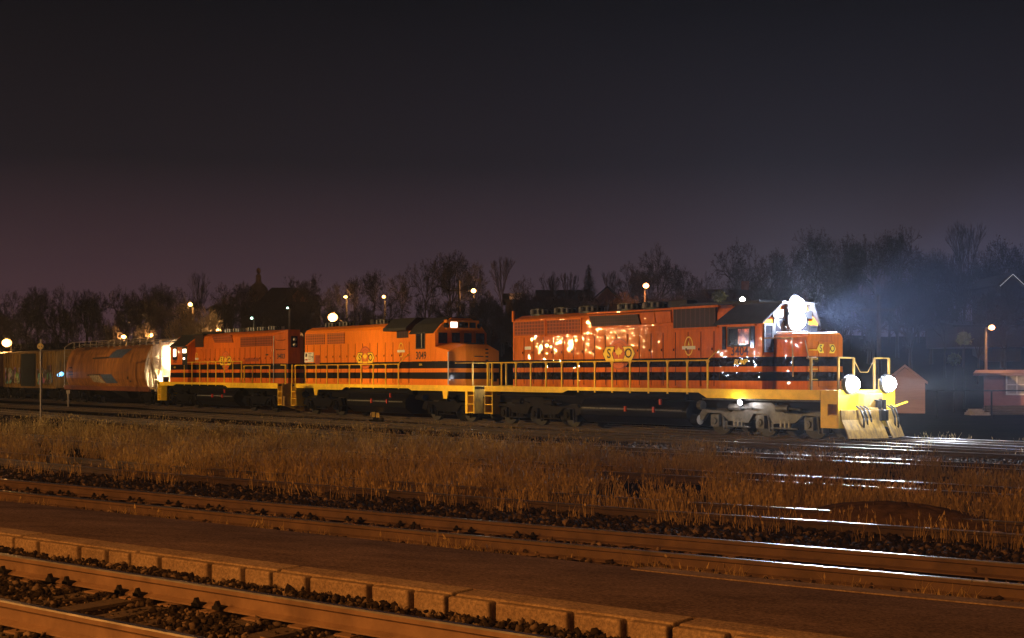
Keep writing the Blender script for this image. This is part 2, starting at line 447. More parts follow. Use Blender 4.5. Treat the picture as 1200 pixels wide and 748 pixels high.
def track(label, pts, top, hs=1., side=None, ties=None, tie_step=.56, clips=None, group='tracks of the rail yard'):
    side = side or M['rust_dark']
    z0 = top - .172 * hs; org = (pts[0][0], pts[0][1], z0)
    root = tag(empty('railway_track', org), label, 'railway track', group)
    rails = [rail_mesh(offset_line(pts, s * .7535), z0, hs, side, root, org) for s in (1, -1)]
    if ties:
        base = None
        for (p, d) in along(pts, *ties, tie_step):
            if base is None:
                mb = MB(); mb.box(-.12, .12, -1.3, 1.3, -.16, 0)
                mb.use(M['tie']); 
                for s in (-1, 1):
                    mb.use(M['rust']); mb.box(-.09, .09, s * .7535 - .18, s * .7535 + .18, .0, .014)
                mb.mats = [M['tie'], M['rust']]; mb.mi = [0] * 6 + [1] * 12
                base = mb.build('tie', None, root); o = base
            else:
                o = base.copy(); COL.objects.link(o)
            o.location = (p[0] - org[0], p[1] - org[1], -.012 + random.uniform(-.008, 0)); o.rotation_euler = (0, 0, math.atan2(d[1], d[0]) + random.uniform(-.03, .03))
    if clips:
        base = None
        for s, rail in ((1, rails[0]),):
            for k, (p, d) in enumerate(along(offset_line(pts, s * .7535), *clips, tie_step)):
                if k % 2: continue
                for e in (-.14, .14):
                    if base is None:
                        mb = MB(); mb.prism([(-.05, 0), (.05, 0), (.005, .078), (-.005, .078)], -.125, -.085, 'y'); mb.box(-.05, .05, -.125, -.03, 0, .03)
                        base = mb.build('rail_anchor', M['clip'], rail); o = base
                    else:
                        o = base.copy(); COL.objects.link(o); o.parent = rail
                    o.location = (p[0] + d[0] * e - org[0], p[1] + d[1] * e - org[1], .012); o.rotation_euler = (0, 0, math.atan2(d[1], d[0]))
    return root

def line_through(p, slope, x0, x1, n=12):
    return [(x0 + (x1 - x0) * i / n, p[1] + slope * (x0 + (x1 - x0) * i / n - p[0])) for i in range(n + 1)]
def mid(a, off):  # line from far rail points: shift toward the camera by half a gauge
    return offset_line(a, -off)
T5_far = [(-22, 35.2), (-10.7, 26.8), (-4.4, 22.07), (0, 18.9), (3.33, 16.6), (6.0, 14.75), (14, 9.3), (24, 2.6)]
T5 = mid(T5_far, .7535)
T6_far = [(-14, 20.0), (-8, 15.42), (-5.36, 13.4), (-2.2, 11.0), (0, 9.33), (4, 6.3), (9, 2.5)]
T6 = mid(T6_far, .7535)
T6TOP = CAMZ - 1.88
T4 = mid([(-34, 53), (-22, 42.6), (-12.7, 34.7), (-8.15, 30.6), (-3.6, 27.1), (0, 24.35), (2.95, 22.05), (5.47, 20.4), (7.6, 18.95), (14, 14.4), (24, 7)], .7535)
T3 = mid([(-36, 62), (-24, 51), (-12, 41.7), (0, 32.1), (5.13, 28.0), (7.06, 26.45), (12, 22.6), (22, 14.6)], .7535)
T2 = mid([(-44, 94), (-30, 77), (-18, 62), (-9, 51.5), (0, 41.5), (4.9, 36.6), (9.1, 33.3), (12.5, 30.4), (18, 26), (28, 17.5)], .7535)
T1 = mid([(-60, 122), (-40, 97), (-20, 74.5), (0, 50.9), (5.97, 44.4), (9.2, 41.1), (12, 38.2), (16, 34.4), (24, 26.5), (32, 18)], .7535)
T0 = [(TX + DX * t, TY + DY * t) for t in (-150, -110, -80, -50, -20, 0, 15, 22, 30)] + [(21.5, 31.0), (30, 22)]
T7 = [(-2, 62.5), (4, 55.5), (9.2, 49.3), (12.6, 45.2), (16.5, 41.3), (22, 36.3), (30, 29.2)]
track('nearest track at the bottom left, between the camera and the concrete platform', T6, T6TOP, 1.1, M['rust'], (1.5, 20, ), .56, (2, 15))
track('track just beyond the asphalt platform with paired rail anchors', T5, ZR, 1.1, M['rust_mid'], (8, 32), .56, (12, 28))
track('overgrown track in the dry grass behind the dark ballast strip', T4, ZR - .03 + .03, 1, M['rust_dark'], (30, 60), .6)
track('overgrown track in the middle of the dry grass, its rails showing at the right', T3, ZR + .03)
track('track between the dry grass and the two tracks beside the train', T2, ZR + .02)
track('track right beside the train on the camera side', T1, ZR + .01)
track('track that carries the orange train', T0, ZR, 1, M['rust_dark'], (110, 175), .6)
track('track behind the front locomotive, lit by its headlights', T7, ZR - .02)

# raised bed of the nearest track, platform and edge stones
def sheet_strip(name, a, b, za, zb, zbot, m):
    mb = MB(); n = len(a); vs = []
    for p, q in zip(a, b): vs += [(p[0], p[1], zbot), (p[0], p[1], za), (q[0], q[1], zb), (q[0], q[1], zbot)]
    fs = []
    for i in range(n - 1):
        for k in range(4): fs.append((i * 4 + k, i * 4 + 4 + k, i * 4 + 4 + (k + 1) % 4, i * 4 + (k + 1) % 4))
    fs += [(3, 2, 1, 0), (n * 4 - 4, n * 4 - 3, n * 4 - 2, n * 4 - 1)]
    mb.add(vs, fs); return mb.build(name, m)
EDGE_S = -.755                                   # slope of the platform edge
def edge(X): return 10.17 + EDGE_S * X
en = unit2((-EDGE_S, 1)); ed = unit2((1, EDGE_S))
PZ = CAMZ - 1.83
xs_ = np.linspace(-16, 10, 27)
bedn = [(x - en[0] * .02, edge(x) - en[1] * .02) for x in xs_]
bedf = [(x - en[0] * 9, edge(x) - en[1] * 9) for x in xs_]
o = sheet_strip('track_bed', bedf, bedn, T6TOP - .23, T6TOP - .23, -.1, M['ground']); tag(o, kind='structure')
pl_in = [(x + en[0] * .40, edge(x) + en[1] * .40) for x in xs_]
pe = lambda x: float(np.interp(x, [-16, 0, 6], [4.5, 4.6, 5.1]))
pl_far = [(x + en[0] * pe(x), edge(x) + en[1] * pe(x)) for x in xs_]
mb = MB()
o = sheet_strip('platform', pl_in, pl_far, PZ - .006, .15, -.1, M['asphalt']); tag(o, kind='structure')
# kerb along the far side of the platform, showing only at the right
kk = [(x + en[0] * (pe(x) - .38), edge(x) + en[1] * (pe(x) - .38)) for x in np.linspace(-1.2, 8, 12)]
kf = [(x + en[0] * (pe(x) + .02), edge(x) + en[1] * (pe(x) + .02)) for x in np.linspace(-1.2, 8, 12)]
o = sheet_strip('kerb', kk, kf, .20, .175, -.1, M['concrete']); tag(o, kind='structure')
# edge stones: 2.1 m blocks, three notches each
def edge_stone(x0, x1, k):
    org = (x0, edge(x0), 0); L = math.hypot(x1 - x0, edge(x1) - edge(x0)) - .025
    root = None
    mb = MB(); cuts = [0] + [L * q for q in (.22, .585, .815)] + [L]
    top = PZ + random.uniform(-.006, .006)
    for i in range(4):
        a = cuts[i] + (.034 if i else 0); b = cuts[i + 1] - (.034 if i < 3 else .02)
        mb.box(a, b, 0, .10, -.05, top - .012)
    mb.box(0, L - .02, .1, .40, -.05, top)
    o = mb.build('edge_stone', M['concrete'], bevel=.016)
    o.location = org; o.rotation_euler = (0, 0, math.atan2(EDGE_S, 1)); 
    tag(o, 'notched concrete edge block along the platform beside the nearest track', 'edge stone', 'concrete edge blocks of the platform')
    return o
x = -5.6 - 1.69 * 3
for k in range(9): edge_stone(x, x + 1.69, k); x += 1.69

# ------------------------------------------------------------------ loose stones and grass
def ico():
    t = (1 + 5 ** .5) / 2
    v = np.array([(-1, t, 0), (1, t, 0), (-1, -t, 0), (1, -t, 0), (0, -1, t), (0, 1, t), (0, -1, -t), (0, 1, -t), (t, 0, -1), (t, 0, 1), (-t, 0, -1), (-t, 0, 1)], float) / 1.9
    f = np.array([(0, 11, 5), (0, 5, 1), (0, 1, 7), (0, 7, 10), (0, 10, 11), (1, 5, 9), (5, 11, 4), (11, 10, 2), (10, 7, 6), (7, 1, 8), (3, 9, 4), (3, 4, 2), (3, 2, 6), (3, 6, 8), (3, 8, 9), (4, 9, 5), (2, 4, 11), (6, 2, 10), (8, 6, 7), (9, 8, 1)])
    return v, f
def raw_mesh(name, v, f, m, nper=3):
    me = bpy.data.meshes.new(name); me.vertices.add(len(v)); me.vertices.foreach_set('co', v.astype(np.float32).ravel())
    nf = len(f); me.loops.add(nf * nper); me.loops.foreach_set('vertex_index', f.astype(np.int32).ravel())
    me.polygons.add(nf); me.polygons.foreach_set('loop_start', np.arange(0, nf * nper, nper, dtype=np.int32))
    me.materials.append(m); me.update(calc_edges=True); me.validate()
    o = bpy.data.objects.new(name, me); COL.objects.link(o); return o
def stones(name, P, size, m):
    iv, fi = ico(); n = len(P); iv = np.sign(iv) * np.abs(iv) ** .7
    ang = RNG.uniform(0, 6.28, (n, 3)); sc = size[:, None] * RNG.uniform(.45, 1.15, (n, 3)); sc[:, 2] *= .75
    V = iv[None] * (1 + RNG.uniform(-.62, .35, (n, 12, 1))) * sc[:, None]
    for a, (i, j) in ((0, (0, 1)), (1, (1, 2)), (2, (0, 2))):
        c, s = np.cos(ang[:, a])[:, None], np.sin(ang[:, a])[:, None]
        vi, vj = V[:, :, i].copy(), V[:, :, j].copy(); V[:, :, i] = c * vi - s * vj; V[:, :, j] = s * vi + c * vj
    V += P[:, None]; Fa = fi[None] + (np.arange(n) * 12)[:, None, None]
    return tag(raw_mesh(name, V.reshape(-1, 3), Fa.reshape(-1, 3), m), kind='stuff')
AX = (.805, -.593); NX = (.593, .805)
def strip_points(n, p0, p1, k0=-.62, k1=.62, pw=1.):
    n = int(n * (k1 - k0) / .86)
    p = p0 + (p1 - p0) * RNG.uniform(0, 1, n) ** pw; k = RNG.uniform(k0, k1, n)
    Y = p / (NX[1] + NX[0] * k); return np.stack([k * Y, Y], 1), p
# ballast between and beside the nearest rails (perpendicular distance to the platform edge is measured by e)
n = 40000
X = RNG.uniform(-13, 5.5, n); e = RNG.uniform(.03, 3.6, n)
XY = np.stack([X - en[0] * e, 10.17 + EDGE_S * X - en[1] * e], 1)
near_rail = np.minimum(abs(e - .65), abs(e - 2.16))
keep = (near_rail > .10) & (XY[:, 1] > 5)
XY = XY[keep]; e = e[keep]
Z = T6TOP - .232 + RNG.uniform(-.015, .03, len(XY)) + .03 * np.sin(XY[:, 0] * 3) * np.sin(e * 4) + np.where(e < .5, .13, 0)
stones('ballast', np.c_[XY, Z], RNG.uniform(.018, .042, len(XY)), M['stone'])
XY, p = strip_points(9500, 15.45, 18.2)
stones('ballast', np.c_[XY, RNG.uniform(.0, .06, len(XY)) + .05 * np.clip(1 - abs(p - 16.3), 0, 1)], RNG.uniform(.035, .075, len(XY)), M['stone'])
XY, p = strip_points(1600, 13.3, 15.1)
stones('ballast', np.c_[XY, RNG.uniform(.0, .03, len(XY))], RNG.uniform(.03, .06, len(XY)), M['stone_mid'])
XY, p = strip_points(5500, 33.2, 36.0, .0, .62)
stones('gravel', np.c_[XY, RNG.uniform(.0, .05, len(XY))], RNG.uniform(.04, .09, len(XY)), M['stone_mid'])
XY, p = strip_points(9000, 31.2, 45, -.62, .2)
stones('gravel', np.c_[XY, RNG.uniform(.0, .03, len(XY))], RNG.uniform(.04, .08, len(XY)), M['stone_mid'])

def lumpy(X, Y, s):
    return (np.sin(X * 1.3 * s + Y * .7 * s) + np.sin(-X * .8 * s + Y * 1.7 * s + 1) + np.sin(X * 2.3 * s + 2) * .7) / 2.7
def grass(name, XY, h, wd, lean=.35, heads=.5):
    n = len(XY); a = RNG.uniform(0, 6.28, n); L = RNG.uniform(.05, lean, n) * h; wa = RNG.uniform(0, 6.28, n)
    base = np.c_[XY, np.full(n, -.01)]; dv = np.c_[np.cos(a) * L, np.sin(a) * L, np.zeros(n)]
    wv = np.c_[np.cos(wa), np.sin(wa) * .4, np.zeros(n)] * wd[:, None]
    mid_ = base + dv * .3 + np.c_[np.zeros(n), np.zeros(n), h * .55]; tip = base + dv + np.c_[np.zeros(n), np.zeros(n), h]
    V = np.stack([base - wv, base + wv, mid_ + wv * .8, mid_ - wv * .8, tip + wv * .25, tip - wv * .25], 1)
    idx = (np.arange(n) * 6)[:, None, None]
    Fq = np.array([[0, 1, 2, 3], [3, 2, 4, 5]])[None] + idx
    V = V.reshape(-1, 3); Fq = Fq.reshape(-1, 4)
    m = RNG.uniform(0, 1, n) < heads; t = tip[m]; k = len(t)
    hw = np.c_[np.cos(wa[m]), np.sin(wa[m]), np.zeros(k)] * RNG.uniform(.008, .022, k)[:, None]; hh = np.c_[np.zeros(k), np.zeros(k), RNG.uniform(.03, .08, k)] + dv[m] * .15
    H = np.stack([t - hh * .4, t + hw, t + hh, t - hw], 1).reshape(-1, 3)
    Fh = np.arange(k * 4).reshape(-1, 4) + len(V)
    o = raw_mesh(name, np.r_[V, H], np.r_[Fq, Fh], M['grass'], 4)
    return tag(o, kind='stuff')
XY, p = strip_points(92000, 18.3, 31.5)
lm = lumpy(XY[:, 0], XY[:, 1], .55); lm2 = lumpy(XY[:, 0], XY[:, 1], 1.9)
dens = np.interp(p, [18.3, 19.4, 20.0, 22, 24, 25.5, 26.5, 29.5, 31.5], [.32, .38, .8, 1, .6, .75, .95, .9, .25])
kx = XY[:, 0] / XY[:, 1]
dens = np.where((kx > .12) & (p > 23.4) & (p < 26.0), dens * .3, dens) * np.interp(kx, [-.1, .2], [1, .72])
keep = RNG.uniform(0, 1, len(XY)) < dens * np.clip(.52 + 1.1 * lm + .95 * lm2, .02, 1.2)
XY = XY[keep]; p = p[keep]; lm = lm[keep]; lm2 = lm2[keep]
hgt = (.21 + .12 * lm + .12 * lm2 + RNG.uniform(-.08, .16, len(XY))) * np.interp(p, [18.3, 20.5, 30, 31.5], [.7, 1, 1, .6])
grass('dry_grass', XY, np.clip(hgt, .08, .8), RNG.uniform(.005, .011, len(XY)), .45)
C0, p = strip_points(1500, 19.0, 32.5)                           # taller tufts, thickest on the left
keep = lumpy(C0[:, 0], C0[:, 1], 1.1) + .5 * lumpy(C0[:, 0], C0[:, 1], 2.7) + .7 * (C0[:, 0] < 2) - .25 > .25; C0 = C0[keep]
nb = 34; rad = RNG.uniform(.06, .22, len(C0)); ht = RNG.uniform(.32, .68, len(C0)) * np.interp(C0[:, 1], [15, 30, 50], [.8, 1, 1.1])
off = RNG.normal(0, 1, (len(C0), nb, 2)) * rad[:, None, None]
XY = (C0[:, None] + off).reshape(-1, 2); hh_ = (ht[:, None] * RNG.uniform(.55, 1.1, (len(C0), nb))).ravel()
grass('dry_grass', XY, hh_, RNG.uniform(.004, .009, len(XY)), .55, .7)
XY, p = strip_points(2400, 17.2, 18.4); keep = lumpy(XY[:, 0], XY[:, 1], 2.2) > .1; XY = XY[keep]
grass('dry_grass', XY, RNG.uniform(.12, .42, len(XY)), RNG.uniform(.004, .008, len(XY)), .5)
XY, p = strip_points(14000, 31.3, 46); keep = lumpy(XY[:, 0], XY[:, 1], .9) + .3 * lumpy(XY[:, 0], XY[:, 1], 3.1) > .42; XY = XY[keep]
grass('dry_grass', XY, RNG.uniform(.1, .35, len(XY)), RNG.uniform(.006, .012, len(XY)), .5)
XY, p = strip_points(2600, 12.95, 13.62); keep = lumpy(XY[:, 0], XY[:, 1], 3.0) > .15; XY = XY[keep]
grass('weeds', XY, RNG.uniform(.05, .22, len(XY)), RNG.uniform(.002, .005, len(XY)), .9, .1)
# low dirt heap over the overgrown track
mb = MB(); cx, cy = on_plane(1062, 612, 0.05); vs = []; n1, n2 = 28, 12
for j in range(n2 + 1):
    for i in range(n1):
        a = 2 * math.pi * i / n1; r = j / n2
        u = math.cos(a) * r * 2.1; q = math.sin(a) * r * .85
        z = .36 * max(0, 1 - r * r) ** 1.0 * (1 - .25 * u / 2.1) + .03 * math.sin(7 * a + 9 * r) * (1 - r) - .02
        vs.append((cx + AX[0] * u + NX[0] * q, cy + AX[1] * u + NX[1] * q, z))
fs = [(j * n1 + i, j * n1 + (i + 1) % n1, (j + 1) * n1 + (i + 1) % n1, (j + 1) * n1 + i) for j in range(n2) for i in range(n1)]
mb.add(vs, fs); o = mb.build('dirt_mound', mat('brown dirt', (.10, .062, .036), .95, col2=(.045, .028, .017), scale=5, bump=.02, bscale=14, spec=0), smooth=True); tag(o, 'low dark heap of dirt covering the overgrown rail at the right', 'dirt mound')
for (px, py, s, l) in ((1168, 632, .20, 'large pale rock lying on the dark ballast at the right edge'), (581, 597, .10, 'small flat pale stone on the dark ballast strip in the middle'), (690, 503, .13, 'small white stone on the ground by the fuel tank of the front locomotive')):
    q = on_plane(px, py, .03); iv, fi = ico(); v = iv * (1 + RNG.uniform(-.25, .25, (12, 1))) * np.array([s, s * .7, s * .55]) + np.array([q[0], q[1], .05])
    o = raw_mesh('rock', v, fi, M['pale_stone']); tag(o, l, 'rock')
    sm = o.modifiers.new('s', 'SUBSURF'); sm.levels = sm.render_levels = 2

# ------------------------------------------------------------------ locomotives
def vehicle(name, t0, label, cat, group=None):
    o = empty(name, tpos(t0), THETA); o['t0'] = t0
    return tag(o, label, cat, group)
def part(root, name, mb, m=None, parent=None, bevel=0., smooth=False):
    p = parent or root
    return mb.build(name, m, p, shift=root['t0'], bevel=bevel, smooth=smooth)
FRAME3 = [(-3.0, .60), (-2.75, .92), (-1.75, .86), (-1.35, .84), (-.95, 1.08), (-.35, 1.20), (.5, 1.20), (1.05, .86), (1.7, .84), (2.7, .94), (3.0, .62), (2.75, .48), (2.5, .78), (1.85, .78), (1.5, .52), (.55, .47), (.32, .80), (-.32, .80), (-.55, .47), (-1.5, .52), (-1.85, .78), (-2.5, .78), (-2.75, .48)]
FRAME2 = [(-2.1, .55), (-1.9, .92), (-.8, .86), (-.45, 1.1), (.45, 1.1), (.8, .86), (1.9, .92), (2.1, .55), (1.75, .45), (1.6, .78), (1.1, .78), (.75, .45), (-.75, .45), (-1.1, .78), (-1.6, .78), (-1.75, .45)]
def truck(root, xc, ax, m, frame):
    mb = MB()
    for s in (-1, 1):
        mb.prism([(xc + x, z) for x, z in frame], s * 1.02, s * 1.16, 'y')
        for a in ax:                                            # axle boxes
            mb.box(xc + a - .19, xc + a + .19, s * 1.04, s * 1.20, .30, .74)
            mb.cyl((xc + a, s * 1.20, .5), (xc + a, s * 1.28, .5), .13, 14); mb.cyl((xc + a, s * 1.28, .5), (xc + a, s * 1.30, .5), .06, 10)
            mb.tube([(xc + a + .30, s * 1.1, .80), (xc + a + .42, s * 1.15, .2)], .045); mb.box(xc + a + .33, xc + a + .52, s * .8, s * 1.1, .22, .5)
        for a, b in zip(ax, ax[1:]):                            # springs and brake gear
            c = xc + (a + b) / 2
            for e in (-.18, .0, .18): mb.cyl((c + e, s * 1.1, .3), (c + e, s * 1.1, .62), .075, 10)
            mb.tube([(c - .6, s * 1.18, .33), (c + .6, s * 1.18, .33)], .035)
            mb.cyl((c - .25, s * 1.28, 1.02), (c + .3, s * 1.28, 1.02), .12, 12); mb.tube([(c + .3, s * 1.28, 1.02), (c + .8, s * 1.28, .98)], .04)
        mb.tube([(xc + frame[0][0] + .3, s * 1.22, 1.28), (xc + max(x for x, z in frame) - .3, s * 1.22, 1.28)], .03)
        mb.cyl((xc + frame[0][0] + .05, s * 1.12, 1.05), (xc + frame[0][0] + .25, s * 1.12, 1.05), .17, 14)
    mb.box(xc - .5, xc + .5, -1.02, 1.02, .6, 1.2); mb.box(xc - 2.0, xc + 2.0, -.4, .4, .55, .95)
    t = part(root, 'truck', mb, m, bevel=.012)
    for a in ax:
        wb = MB()
        for s in (-1, 1):
            wb.cyl((xc + a, s * .69, .5), (xc + a, s * .82, .5), .5, 28); wb.cyl((xc + a, s * .66, .5), (xc + a, s * .69, .5), .53, 28)
        wb.cyl((xc + a, -.66, .5), (xc + a, .66, .5), .09, 10)
        part(root, 'wheelset', wb, M['wheel'], parent=t)
    return t

def hood_profile(hw, top=4.72, z0=1.62): return [(-hw, z0), (-hw, 4.40), (-hw + .10, 4.56), (-.45, top), (.45, top), (hw - .10, 4.56), (hw, 4.40), (hw, z0)]
def door_lines(root, hood, x0, x1, step, m, z0=1.75, z1=3.75):
    """hood doors: shallow panels with latches, part of the hood"""
    mb = MB(); x = x0
    while x + step <= x1 + .01:
        mb.box(x + .025, x + step - .025, -.962, -.93, z0, z1)
        mb.box(x + step - .09, x + step - .05, -.985, -.96, 3.05, 3.15); mb.box(x + step - .09, x + step - .05, -.985, -.96, 2.15, 2.25)
        x += step
    o = part(root, 'hood_door', mb, m, parent=hood, bevel=.006)
    mb = MB(); x = x0
    while x <= x1 + .01: mb.box(x - .014, x + .014, -.9545, -.94, z0, z1); x += step
    x = x0
    while x + step <= x1 + .01:
        for z in (2.1, 3.0): mb.box(x + step - .10, x + step - .045, -.990, -.985, z + .05, z + .14)
        x += step
    part(root, 'door_seam_shade', mb, M['under'], parent=hood)  # black strips in the door gaps paint in their shade
    return o
def handrail(root, x0, x1, n, y, ztop=2.68, z0=1.45, ends=True, m=None):
    mb = MB(); s = 1 if y > 0 else -1
    mb.tube([(x0, y, ztop), (x1, y, ztop)], .024, 6)
    for i in range(n):
        x = x0 + (x1 - x0) * i / (n - 1); mb.box(x - .032, x + .032, y - .02, y + .02, z0, ztop + .01); mb.prism([(x - .09, ztop), (x + .09, ztop), (x + .03, ztop - .12), (x - .03, ztop - .12)], y - .02, y + .02, 'y')
    if ends: mb.tube([(x1, y, ztop), (x1 + .22, y * .9, ztop + .28), (x1 + .3, y * .68, ztop + .5)], .02, 6)
    return part(root, 'handrail', mb, m or M['yellow'])
def fans(root, cxs, z=4.72, r=.58):
    for c in cxs:
        mb = MB(); mb.use(M['black']).cyl((c, 0, z - .03), (c, 0, z + .05), r, 24)
        k = 16
        for i in range(k):                                     # guard made of upright bars round the housing
            a = 2 * math.pi * i / k; mb.use(M['fan'] if i % 3 else M['black'])
            mb.cyl((c + math.cos(a) * r * .96, math.sin(a) * r * .96, z + .05), (c + math.cos(a) * r * .96, math.sin(a) * r * .96, z + .24), .05, 6)
        mb.use(M['black']).cyl((c, 0, z + .04), (c, 0, z + .2), r * .85, 24); mb.cyl((c, 0, z + .23), (c, 0, z + .27), r, 24)
        part(root, 'roof_fan', mb)
LEAF = [(0, 1), (.13, .72), (.30, .80), (.24, .42), (.48, .62), (.52, .50), (.80, .54), (.72, .34), (.86, .24), (.50, -.06), (.54, -.22), (.10, -.16), (.06, -.62)]
LEAF = LEAF + [(-x, z) for x, z in reversed(LEAF[1:])]
def logo(root, cx, cz, y, s=1.):
    mb = MB(); n = 40
    def ring(r0, r1, m, yy):
        mb.use(m); vs = []
        for i in range(n):
            a = 2 * math.pi * i / n
            vs += [(cx + math.cos(a) * r0 * s, yy, cz + math.sin(a) * r0 * s), (cx + math.cos(a) * r1 * s, yy, cz + math.sin(a) * r1 * s)]
        mb.add(vs, [(2 * i, 2 * i + 1, (2 * i + 3) % (2 * n), (2 * i + 2) % (2 * n)) for i in range(n)])
    ring(0, .63, M['logo_disc'], y - .004); ring(.57, .62, M['logo_ring'], y - .008); ring(.43, .45, M['logo_ring'], y - .008)
    for q in (-1, 1):
        mb.use(M['ink']).flat([(cx + q * a * s, cz + b * s) for a, b in ((.21, .30), (.74, .30), (.95, 0), (.74, -.30), (.21, -.30), (.36, 0))], y - .012)
        mb.use(M['logo_yellow']).flat([(cx + q * a * s, cz + b * s) for a, b in ((.25, .275), (.725, .275), (.92, 0), (.725, -.275), (.25, -.275), (.39, 0))], y - .016)
    mb.use(M['logo_yellow']).flat([(cx + x * .27 * s, cz + .02 + z * .27 * s) for x, z in LEAF], y - .016)
    mb.use(M['logo_yellow']).flat([(cx - .27 * s, cz - .2 * s), (cx + .27 * s, cz - .2 * s), (cx + .2 * s, cz - .275 * s), (cx - .2 * s, cz - .275 * s)], y - .015)
    mb.use(M['ink']); put_text(mb, 'S', .52 * s, lambda u, w: (cx - .56 * s + u, y - .02, cz + w))
    put_text(mb, 'O', .52 * s, lambda u, w: (cx + .56 * s + u, y - .02, cz + w))
    return part(root, 'logo', mb)
def emblem(root, cx, cz, y, s=1.):
    mb = MB(); n = 28; mb.use(M['logo_yellow']); vs = []
    for i in range(n):
        a = 2 * math.pi * i / n
        for r in (1, .80): vs.append((cx + math.cos(a) * .22 * s * r, y - .006, cz + math.sin(a) * .36 * s * (r if r == 1 else .86)))
    mb.add(vs, [(2 * i, 2 * i + 1, (2 * i + 3) % (2 * n), (2 * i + 2) % (2 * n)) for i in range(n)])
    mb.use(M['white']).flat([(cx - .34 * s, cz - .12), (cx + .34 * s, cz - .12), (cx + .34 * s, cz), (cx - .34 * s, cz)], y - .010)
    mb.use(M['logo_yellow']).flat([(cx - .05, cz + .02), (cx + .05, cz + .02), (cx, cz + .2)], y - .010)
    return part(root, 'emblem', mb)
def number(root, txt, cx, cz, y, size, m=None, name='number', sx=.9, italic=0):
    mb = MB(); put_text(mb, txt, size, lambda u, w: (cx + u, y - .006, cz + w), italic, sx)
    return part(root, name, mb, m or M['ink'])
def steps(root, x0, x1, s):
    mb = MB()
    for x in (x0, x1): mb.box(x - .02, x + .02, s * 1.08, s * 1.5, .42, 1.62)
    for z in (.44, .82, 1.2): mb.box(x0, x1, s * 1.12, s * 1.5, z, z + .04)
    mb.box(x0, x1, s * 1.06, s * 1.08, .42, 1.62)
    return part(root, 'step', mb, M['yellow'], bevel=.006)
def sill(root, pts, deck):
    mb = MB(); mb.use(M['yellow'])
    for s in (-1, 1): mb.prism(pts, s * 1.50, s * 1.56, 'y')
    o = part(root, 'side_sill', mb, None, bevel=.006)
    mb = MB(); mb.box(deck[0], deck[1], -1.5, 1.5, 1.50, 1.62); mb.box(deck[0] + .3, deck[1] - .3, -.9, .9, .95, 1.5)
    part(root, 'underframe', mb, M['under'])
    return o
def coupler(root, x, s):
    mb = MB(); mb.box(min(x, x + s * .45), max(x, x + s * .45), -.12, .12, .72, .98)
    mb.prism([(x + s * .4, -.16), (x + s * .66, -.2), (x + s * .72, -.05), (x + s * .58, 0), (x + s * .7, .14), (x + s * .4, .18)], .66, 1.02, 'z')
    return part(root, 'coupler', mb, M['truck'], bevel=.015)
def hoses(root, x, s, ys):
    for y in ys:
        mb = MB(); mb.tube([(x, y, 1.15), (x + s * .18, y, 1.05), (x + s * .28, y + .03, .75), (x + s * .24, y + .10, .45), (x + s * .12, y + .16, .34)], .032, 8)
        part(root, 'air_hose', mb, M['rubber'], smooth=True)
def fuel_tank(root, x0, x1):
    pr = [(-1.42, .95), (-1.48, .80), (-1.42, .55), (-1.05, .26), (1.05, .26), (1.42, .55), (1.48, .80), (1.42, .95), (1.2, 1.2), (-1.2, 1.2)]
    mb = MB(); mb.prism(pr, x0, x1, 'x'); t = part(root, 'fuel_tank', mb, M['tank'], bevel=.04)
    mb = MB(); mb.tube([(x0 + .2, -1.50, .84), (x1 - .2, -1.50, .84)], .03)
    part(root, 'tank_pipe', mb, M['fan'], parent=t)
    mb = MB()
    for q in (.46, .72, .78): mb.box(x0 + (x1 - x0) * q, x0 + (x1 - x0) * q + .09, -1.58, -1.5, .74 + .3 * (q > .75), .95 + .3 * (q > .75))
    part(root, 'tank_valve', mb, M['red'], parent=t)
    return t
def air_tank(root, x0, x1, y, z, r, endm=None):
    mb = MB(); mb.use(M['under']).cyl((x0, y, z), (x1, y, z), r, 18)
    if endm: mb.use(endm).cyl((x1, y, z), (x1 + .03, y, z), r * .92, 18, r * .5)
    return part(root, 'air_reservoir', mb, bevel=.0)
def window_part(root, name, y, x0, x1, z0, z1, parent=None):
    s = -1 if y < 0 else 1; mb = MB(); w_ = .06
    mb.prism([(x0, z0), (x1, z0), (x1, z1), (x0, z1)], y + s * .012, y - s * .02, 'y')
    o = part(root, name, mb, M['glass'], parent)
    fr = MB(); e = y + s * .03
    for a, b, c, d in ((x0 - w_, x1 + w_, z0 - w_, z0), (x0 - w_, x1 + w_, z1, z1 + w_), (x0 - w_, x0, z0, z1), (x1, x1 + w_, z0, z1)): fr.box(a, b, min(y, e), max(y, e), c, d)
    part(root, 'window_frame', fr, M['black'], parent=o)
    return o
def front_window(root, x, y0, y1, z0, z1, lean=0., name='windshield', parent=None, fm=None):
    mb = MB(); s = .02
    def q(y, z): return (x + s - (z - z0) * lean, y, z)
    mb.add([q(y0, z0), q(y1, z0), q(y1, z1), q(y0, z1)], [(0, 1, 2, 3)]); o = part(root, name, mb, M['glass'], parent)
    fr = MB(); e = .07
    for a, b, c, d in ((y0 - e, y1 + e, z0 - e, z0), (y0 - e, y1 + e, z1, z1 + e), (y0 - e, y0, z0, z1), (y1, y1 + e, z0, z1)):
        fr.add([(x + .005 - (zz - z0) * lean + dx, yy, zz) for dx in (0, .035) for yy, zz in ((a, c), (b, c), (b, d), (a, d))], [(0, 1, 2, 3), (4, 5, 6, 7), (0, 1, 5, 4), (1, 2, 6, 5), (2, 3, 7, 6), (3, 0, 4, 7)])
    part(root, 'window_frame', fr, fm or M['black'], parent=o)
    return o
